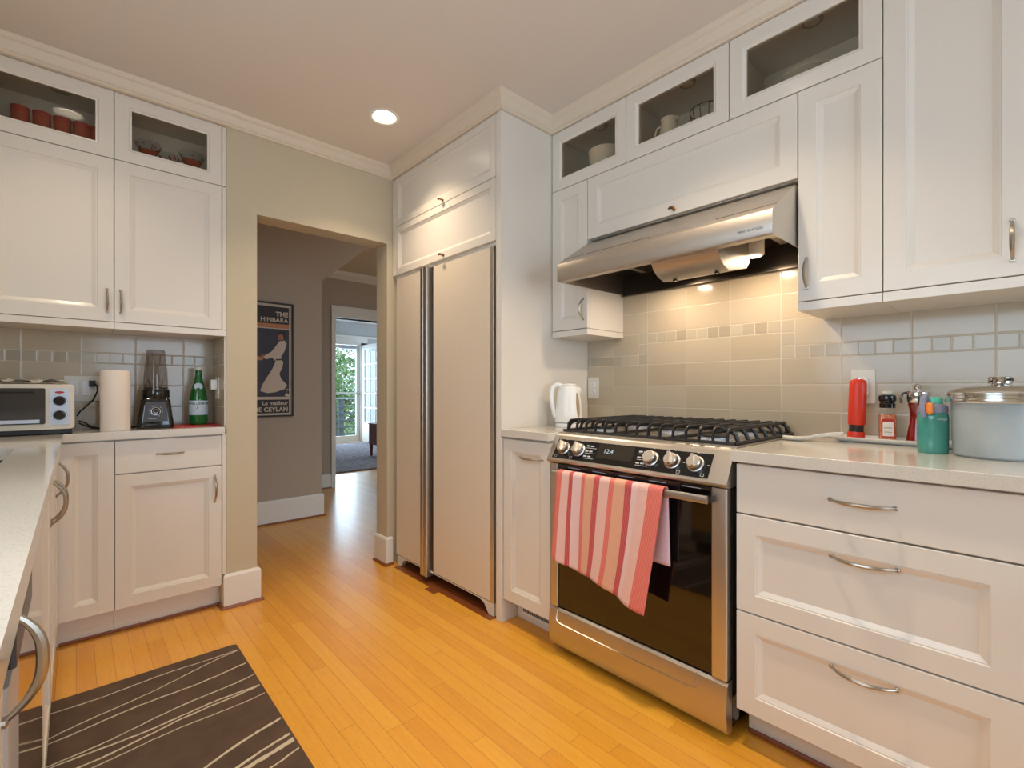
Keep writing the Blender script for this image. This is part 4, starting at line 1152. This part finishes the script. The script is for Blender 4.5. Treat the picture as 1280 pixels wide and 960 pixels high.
text_mesh('bottle_print', 'Nalgene'[:0] + 'contigo', .0085, (math.cos(R(170)) * .0371, math.sin(R(170)) * .0371, .098), (R(90), 0, R(260)), 'print', wb, extrude=.0002, align='CENTER')

pt = item('food_container', 'large frosted round container with domed steel lid and black-rimmed knob', 'container', 1.872, .064, .9205)
mb = MB(); mb.lathe([(.090, 0), (.096, .006), (.0985, .05), (.100, .148), (.1015, .152), (.0985, .152), (.0965, .05), (.093, .010), (.02, .006)], (0, 0, 0), 56, cap1=True); mb.build('tub', 'frost', pt)
mb = MB(); mb.lathe([(.104, .1525), (.112, .150), (.1135, .154), (.1125, .160), (.1085, .163), (.1085, .169), (.112, .172), (.112, .177), (.106, .183), (.085, .192), (.05, .1965), (.02, .198)], (0, 0, 0), 64, cap0=True); mb.build('lid', 'lidsteel', pt)
mb = MB(); mb.lathe([(.016, .197), (.017, .2005), (.0235, .2015), (.0245, .204), (.0245, .218), (.022, .2205)], (0, 0, 0), 32); mb.build('knob', 'polished', pt)
mb = MB(); mb.tube([(.0225 * math.cos(a_), .0225 * math.sin(a_), .2125) for a_ in [R(-150 + 12 * k) for k in range(11)]], .0045, 8); mb.build('knob_rim', 'black', pt)

# ---------------------------------------------------------------- small items, left counter
to = thing('toaster_oven', 'off-white toaster oven with two black dials in the left corner', 'toaster oven', (-.005, 2.735, .9205))
TWd, TH_ = .40, .186
mb = MB(); mb.rbox(-TWd, 0, .0, .27, .022, .022 + TH_ - .0, .014, 'y'); mb.build('body', 'beigemetal', to, bevel=.002)
mb = MB(); mb.box(-TWd + .01, -.008, .006, .26, .004, .0215); mb.build('base', 'blackm', to, smooth=0)
for x in (-TWd + .03, -.04):
    for y in (.03, .23):
        mb = MB(); mb.lathe([(.012, 0), (.012, .004)], (x, y, 0), 12); mb.build('foot', 'blackm', to)
mb = MB(); mb.rbox(-TWd + .015, -.088, -.007, -.0005, .045, .192, .006, 'y'); tdo = mb.build('door', 'toastglass', to, bevel=.001)
mb = MB(); mb.box(-TWd + .03, -.105, -.0078, -.0071, .050, .064); mb.build('door_trim', 'silverp', tdo, smooth=0)
mb = MB(); mb.tube([(-TWd + .04, -.030, .178), (-.12, -.030, .178)], .006, 10)
for x in (-TWd + .05, -.13): mb.box(x - .005, x + .005, -.03, -.0072, .173, .183)
mb.build('door_handle', 'blackm', tdo)
mb = MB(); mb.rbox(-.076, -.016, -.003, -.0005, .040, .190, .004, 'y'); cpn = mb.build('control_plate', 'silverp', to)
for z in (.140, .080):
    mb = MB(); mb.lathe([(.020, 0), (.020, .004), (.017, .012), (.014, .016)], (-.046, -.003, z), 26, 'y'); mb.box(-.049, -.043, -.024, -.018, z - .014, z + .014); mb.build('dial', 'black', cpn)
mb = MB(); mb.lathe([(.010, .0), (.010, .001)], (-.046, -.003, .175), 20, 'y', sx=1.5, sy=.5); mb.build('badge', 'redmat', cpn)
mb = MB()
for z in (.140, .080):
    for k in range(9):
        a = R(-40 + 32.5 * k); mb.box(-.046 + .025 * math.cos(a) - .001, -.046 + .025 * math.cos(a) + .001, -.0034, -.003, z + .025 * math.sin(a) - .001, z + .025 * math.sin(a) + .001)
mb.build('dial_marks', 'dprint', cpn, smooth=0)
fo = thing('foil_tray', 'crumpled foil and wire rack lying on top of the toaster oven', 'foil', (-.16, 2.86, .9205 + .2085))
mb = MB(); rnd = random.Random(5); nx, ny = 26, 12
for j in range(ny + 1):
    for i in range(nx + 1):
        mb.v.append((-.20 + .32 * i / nx + rnd.uniform(-.004, .004), -.09 + .18 * j / ny + rnd.uniform(-.004, .004), .008 + .010 * rnd.random() + .006 * math.sin(i * .9) * math.cos(j * 1.3) + .002))
for j in range(ny):
    for i in range(nx): mb.f.append((j * (nx + 1) + i, j * (nx + 1) + i + 1, (j + 1) * (nx + 1) + i + 1, (j + 1) * (nx + 1) + i)); mb.m.append(0)
mb.build('foil', 'foil', fo, smooth=15)
mb = MB()
for k in range(9): mb.tube([(-.20 + .04 * k, -.09, .003), (-.20 + .04 * k, .09, .003)], .0018, 6)
for y in (-.09, .09): mb.tube([(-.21, y, .003), (.13, y, .003)], .0026, 6)
mb.build('wire_rack', 'darksteel', fo)

mb = MB(); r_ = .0535
mb.lathe([(.020, 0), (r_, 0), (r_ + .001, .003), (r_ + .001, .271), (r_, .274), (.020, .274), (.020, 0)], (0, 0, 0), 48, cap0=False, cap1=False)
pr = mb.build('paper_towel_roll', 'paper', smooth=60); pr.location = (.133, 2.842, .9205)
tag(pr, 'upright white paper towel roll between toaster oven and blender', 'paper towels')

bl = thing('blender', 'black blender base with smoky upturned cup and silver dial', 'blender', (.288, 2.905, .9205), R(-6))
mb = MB()
mb.loft([[(x, y, z) for x, y in rrect(-a, a, -b, b, .022, 5)] for a, b, z in ((.070, .072, 0), (.072, .074, .008), (.070, .072, .03), (.062, .066, .10), (.058, .062, .135), (.050, .054, .146))]); mb.build('base', 'black', bl, smooth=40)
def ft(x, z, off=0): yy = -.0745 + (z - .008) / .092 * .0085; return (x, yy - .0012 - off, z)
mb = MB(); q = [(-.046, .035), (.048, .035), (.040, .128), (-.038, .128)]
mb.loft([[ft(x, z, -.004) for x, z in q], [ft(x, z, .001) for x, z in q]]); fp_ = mb.build('front_panel', 'greypanel', bl, smooth=0)
mb = MB(); mb.lathe([(.0170, .0), (.0165, .008), (.013, .012)], (.001, -.0700, .083), 24, 'y'); mb.build('dial', 'black', fp_)
mb = MB(); mb.lathe([(.0190, .0), (.0190, .005), (.0165, .005), (.0165, .0)], (.001, -.0700, .083), 28, 'y', cap0=False, cap1=False)
mb.lathe([(.0095, .0125), (.0095, .0135), (.0075, .0135)], (.001, -.0700, .083), 20, 'y', cap0=False, cap1=False); mb.build('dial_ring', 'polished', fp_)
mb = MB()
for k in range(11):
    a = R(-60 + 26 * k); x, z = .001 + .026 * math.cos(a), .083 + .026 * math.sin(a); mb.box(x - .0015, x + .0015, ft(0, z, .002)[1], ft(0, z, .0008)[1], z - .0015, z + .0015)
mb.build('dial_marks', 'print', fp_, smooth=0)
text_mesh('panel_print', 'Vitamix', .011, (-.030, -.0763, .046), (R(84), 0, 0), 'print', fp_, extrude=.0002)
mb = MB(); mb.lathe([(.055, .1465), (.0565, .150), (.0560, .180), (.054, .186)], (0, 0, 0), 32); mb.build('collar', 'black', bl)
mb = MB(); mb.lathe([(.0505, .1865), (.050, .20), (.046, .28), (.037, .375), (.035, .380), (.0, .381)], (0, 0, 0), 40, cap0=False, cap1=False); mb.build('cup', 'smoke', bl, smooth=40)
mb = MB(); mb.lathe([(.047, .187), (.047, .196), (.020, .20)], (0, 0, 0), 28); mb.tube([(-.02, 0, .20), (-.028, .0, .225), (-.03, 0, .235)], .004, 6, flat=(2, .5)); mb.tube([(.02, 0, .20), (.028, .0, .225), (.03, 0, .232)], .004, 6, flat=(2, .5))
mb.build('blade_holder', 'darksteel', bl)

mb = MB(); mb.rbox(-.10, .10, -.105, .105, 0, .006, .012, 'z'); rb = mb.build('cutting_board', 'redmat', bevel=.0015)
rb.location = (.449, 2.925, .9203); tag(rb, 'thin red board lying on the counter under the green bottle', 'board')
gb = thing('water_bottle', 'green glass mineral water bottle with pale label in the pillar corner', 'bottle', (.470, 2.935, .9266), R(-10))
mb = MB(); mb.lathe([(.036, 0), (.040, .006), (.0415, .02), (.0415, .112), (.040, .135), (.033, .175), (.022, .220), (.0155, .250), (.0145, .272), (.0155, .276), (.0145, .280)], (0, 0, 0), 36); mb.build('glass_body', 'greenglass', gb)
mb = MB(); mb.lathe([(.0420, .050), (.0423, .052), (.0423, .122), (.0415, .124)], (0, 0, 0), 36, cap0=False, cap1=False); lb = mb.build('label', 'label', gb)
mb = MB(); mb.lathe([(.0157, .2805), (.0165, .283), (.0165, .295), (.015, .298)], (0, 0, 0), 24); mb.build('cap', 'offwhite', gb)
mb = MB(); mb.lathe([(.019, .0), (.019, .002), (.016, .0028)], (0, -.0265, .196), 24, 'y'); mb.build('neck_badge', 'label', gb)
# curved lettering around the label
for i, chh in enumerate('S.PELLEGRINO'):
    a = R(-90 + (i - 5.5) * 13)
    text_mesh('label_letter', chh, .0145, (math.cos(a) * .0426, math.sin(a) * .0426, .104), (R(90), 0, a + PI / 2), 'dprint', lb, extrude=.0002, align='CENTER', bold=.0003)
mb = MB(); pts = []
for k in range(10):
    a = R(90 + 36 * k); r = .0075 if k % 2 == 0 else .003; pts.append((r * math.cos(a) - .003, r * math.sin(a) + .086))
mb.prism(pts, 'y', -.0434, -.0424); mb.build('star', 'red', lb, smooth=0)

# cables
mb = MB(); mb.tube([(.058, 3.020, 1.135), (.072, 2.985, 1.128), (.074, 2.965, 1.10), (.060, 2.96, 1.06), (.035, 2.955, 1.03), (.012, 2.955, 1.005), (.003, 2.955, .985)], .0034, 8)
mb.box(.045, .068, 3.000, 3.030, 1.120, 1.150)
tag(mb.build('power_cord', 'blackm'), 'black cord hanging from the wall plate beside the toaster oven', 'cord')
mb = MB(); mb.tube([(.010, 2.90, .955), (.030, 2.88, .945), (.055, 2.90, .930), (.09, 2.93, .9255), (.15, 2.94, .9255), (.205, 2.93, .9255), (.215, 2.91, .930)], .0034, 8)
tag(mb.build('power_cord', 'blackm'), 'black cord lying on the counter behind the paper towel roll', 'cord')
mb = MB(); mb.tube([(.008, 2.93, .965), (.03, 2.93, .955), (.05, 2.955, .935), (.08, 2.97, .9255), (.12, 2.985, .9255), (.19, 2.99, .9255)], .0034, 8)
tag(mb.build('power_cord', 'blackm'), 'second black cord, nearer the tiles behind the paper towels', 'cord')

# ---------------------------------------------------------------- things inside the glass cabinets
ZS = 2.1345 + .0165
def tumbler():
    t = thing('tumbler', 'ruby red tumbler', 'glass', (0, 0, 0), 0, 'red tumblers in the left glass-door cabinet')
    mb = MB(); mb.lathe([(.022, 0), (.024, .003), (.027, .06), (.031, .132), (.029, .132), (.025, .06), (.020, .008)], (0, 0, 0), 26); mb.build('cup', 'redglass', t)
    mb = MB(); mb.lathe([(.0276, .070), (.0286, .076), (.0291, .095), (.0299, .110)], (0, 0, 0), 26, cap0=False, cap1=False); mb.build('band', 'amberglass', t)
    return t
t0 = None
xs = [-.172, -.108, -.044, .018, .074]
names = ['ruby red tumbler at the left end of the row behind the cabinet glass', 'ruby red tumbler, second from the left in the row behind the glass', 'ruby red tumbler in the middle of the row behind the glass', 'ruby red tumbler, second from the right in the row behind the glass', 'ruby red tumbler at the right end of the row behind the cabinet glass']
for x, nm in zip(xs, names):
    if t0 is None: t0 = t = tumbler()
    else: t = copy_tree(t0)
    t.location = (x, 2.852, ZS); t['label'] = nm
def compote(name, label, x, y, s_=1.0):
    t = thing('dessert_glass', label, 'glass', (x, y, ZS), 0, 'flower-shaped dessert glasses behind the cabinet glass')
    mb = MB(); mb.lathe([(.024 * s_, 0), (.022 * s_, .004), (.007, .012), (.006, .05 * s_), (.010, .06 * s_)], (0, 0, 0), 24); mb.build('stem', 'amberglass', t)
    mb = MB(); n = 32; rings = []
    for r, z in ((.010, .0605), (.024, .072), (.038, .098), (.050, .125)):
        rings.append([((r * s_) * (1 + .10 * math.cos(8 * 2 * PI * i / n) * (r / .05)) * math.cos(2 * PI * i / n), (r * s_) * (1 + .10 * math.cos(8 * 2 * PI * i / n) * (r / .05)) * math.sin(2 * PI * i / n), z * s_) for i in range(n)])
    mb.loft(rings, True, False); mb.build('bowl', 'crystal', t, smooth=60)
    mb = MB(); mb.lathe([(.011 * s_, .060 * s_), (.026 * s_, .070 * s_), (.037 * s_, .088 * s_), (.036 * s_, .089 * s_), (.020 * s_, .072 * s_)], (0, 0, .001), 24, cap1=False); mb.build('red_base', 'amberglass', t)
    mb = MB(); rnd = random.Random(int(x * 1000))
    for k in range(46):
        a = rnd.uniform(0, 2 * PI); q = rnd.uniform(0, 1); r = (.014 + .030 * q) * s_; z = (.066 + .045 * q) * s_ + .001
        mb.lathe([(.001, -.0045), (.0042, 0), (.001, .0045)], (r * math.cos(a), r * math.sin(a), z + .002), 6)
    mb.build('red_speckle', 'redglass', t)
    return t
compote('a', 'flower-shaped dessert glass with red speckles, left one in its cabinet', .255, 2.862, 1.05)
compote('a', 'flower-shaped dessert glass with red speckles, low middle one in its cabinet', .345, 2.905, .95)
compote('a', 'flower-shaped dessert glass with red speckles, right one in its cabinet', .430, 2.862, 1.12)
bw = thing('bowl', 'white bowl behind glass in the leftmost cabinet above the hood', 'bowl', (1.965, 1.455, ZS))
mb = MB(); mb.lathe([(.035, 0), (.038, .004), (.066, .05), (.082, .112), (.085, .150), (.081, .150), (.062, .052), (.03, .010)], (0, 0, 0), 40, sx=1.0); mb.build('shell', 'ceramic', bw)
pi_ = thing('pitcher', 'small white pitcher behind glass above the range hood', 'pitcher', (1.945, 1.095, ZS), R(100))
mb = MB(); mb.lathe([(.030, 0), (.036, .01), (.044, .06), (.040, .11), (.034, .135), (.037, .155), (.034, .155), (.030, .134), (.03, .02)], (0, 0, 0), 32); mb.tube([(-.03, 0, .15), (-.042, 0, .158)], [.012, .006], 8); mb.build('jug', 'ceramic', pi_)
mb = MB(); mb.tube([(.034, 0, .135), (.055, 0, .130), (.064, 0, .10), (.055, 0, .065), (.042, 0, .05)], .005, 8); mb.build('handle', 'ceramic', pi_)
wr = thing('wire_basket', 'thin dark wire basket behind glass, right of the white pitcher', 'basket', (1.955, .925, ZS))
mb = MB()
for rr_, z in ((.07, .125), (.06, .07), (.045, .004)): mb.tube([(rr_ * math.cos(2 * PI * k / 28), rr_ * math.sin(2 * PI * k / 28), z) for k in range(29)], .0022, 6)
for k in range(12): a = 2 * PI * k / 12; mb.tube([(.045 * math.cos(a), .045 * math.sin(a), .004), (.06 * math.cos(a), .06 * math.sin(a), .07), (.07 * math.cos(a), .07 * math.sin(a), .125)], .0016, 6)
mb.build('wires', 'darksteel', wr)
pl = thing('plate_stack', 'dark-rimmed plates behind glass beside the tall wall cabinet', 'plates', (1.975, .565, ZS))
mb = MB()
for k in range(4): mb.lathe([(.05, .0), (.055, .002), (.095, .013), (.095, .015), (.05, .004)], (0, 0, .027 * k), 40)
mb.build('plates', 'ceramic', pl)

# ---------------------------------------------------------------- floor mat with cream lines
fm = thing('floor_mat', 'dark brown floor mat with thin wavering cream lines, before the sink', 'floor mat', (.24, 1.05, .0005))
X0, X1, YA, YB = -.075, .512, -.35, 2.33
mb = MB(); mb.rbox(X0 - .24, X1 - .24, YA - 1.05, YB - 1.05, 0, .009, .02, 'z'); mb.build('pile', 'mat', fm, bevel=.003)
mb = MB(); rnd = random.Random(11)
def mline(ya, yb, w0, w1, jit=.004, xa=X0 + .004, xb=X1 - .008):
    n = 46; L = []; j1 = 0
    ph = rnd.uniform(0, 6)
    for k in range(n + 1):
        t = k / n; x = xa + (xb - xa) * t
        y = ya + (yb - ya) * t + .006 * math.sin(t * 9 + ph) + rnd.uniform(-jit, jit) * .35
        w_ = (w0 + (w1 - w0) * t) * rnd.uniform(.7, 1.25)
        L.append([(x - .24, y - w_ - 1.05, .0090), (x - .24, y + w_ - 1.05, .0090), (x - .24, y + w_ - 1.05, .0104), (x - .24, y - w_ - 1.05, .0104)])
    mb.loft(L)
MAT_LINES = [(2.24, 2.27, .002, .002), (2.08, 2.26, .002, .002), (2.06, 2.13, .0025, .003), (1.93, 2.03, .002, .0025), (1.915, 1.945, .003, .003), (1.86, 1.945, .0035, .003), (1.84, 1.88, .002, .0015),
             (1.50, 1.70, .003, .005), (1.44, 1.60, .003, .005), (1.42, 1.575, .004, .008), (1.38, 1.52, .002, .003), (1.20, 1.30, .003, .004), (1.0, 1.12, .003, .005), (.9, 1.08, .003, .004), (.6, .7, .003, .005), (.4, .56, .003, .005), (.1, .2, .003, .004)]
for a in MAT_LINES: mline(*a)
mb.build('cream_lines', 'cream', fm, smooth=0)
# darker boards set into the floor along the fridge front, quarter rounds at the toe kicks
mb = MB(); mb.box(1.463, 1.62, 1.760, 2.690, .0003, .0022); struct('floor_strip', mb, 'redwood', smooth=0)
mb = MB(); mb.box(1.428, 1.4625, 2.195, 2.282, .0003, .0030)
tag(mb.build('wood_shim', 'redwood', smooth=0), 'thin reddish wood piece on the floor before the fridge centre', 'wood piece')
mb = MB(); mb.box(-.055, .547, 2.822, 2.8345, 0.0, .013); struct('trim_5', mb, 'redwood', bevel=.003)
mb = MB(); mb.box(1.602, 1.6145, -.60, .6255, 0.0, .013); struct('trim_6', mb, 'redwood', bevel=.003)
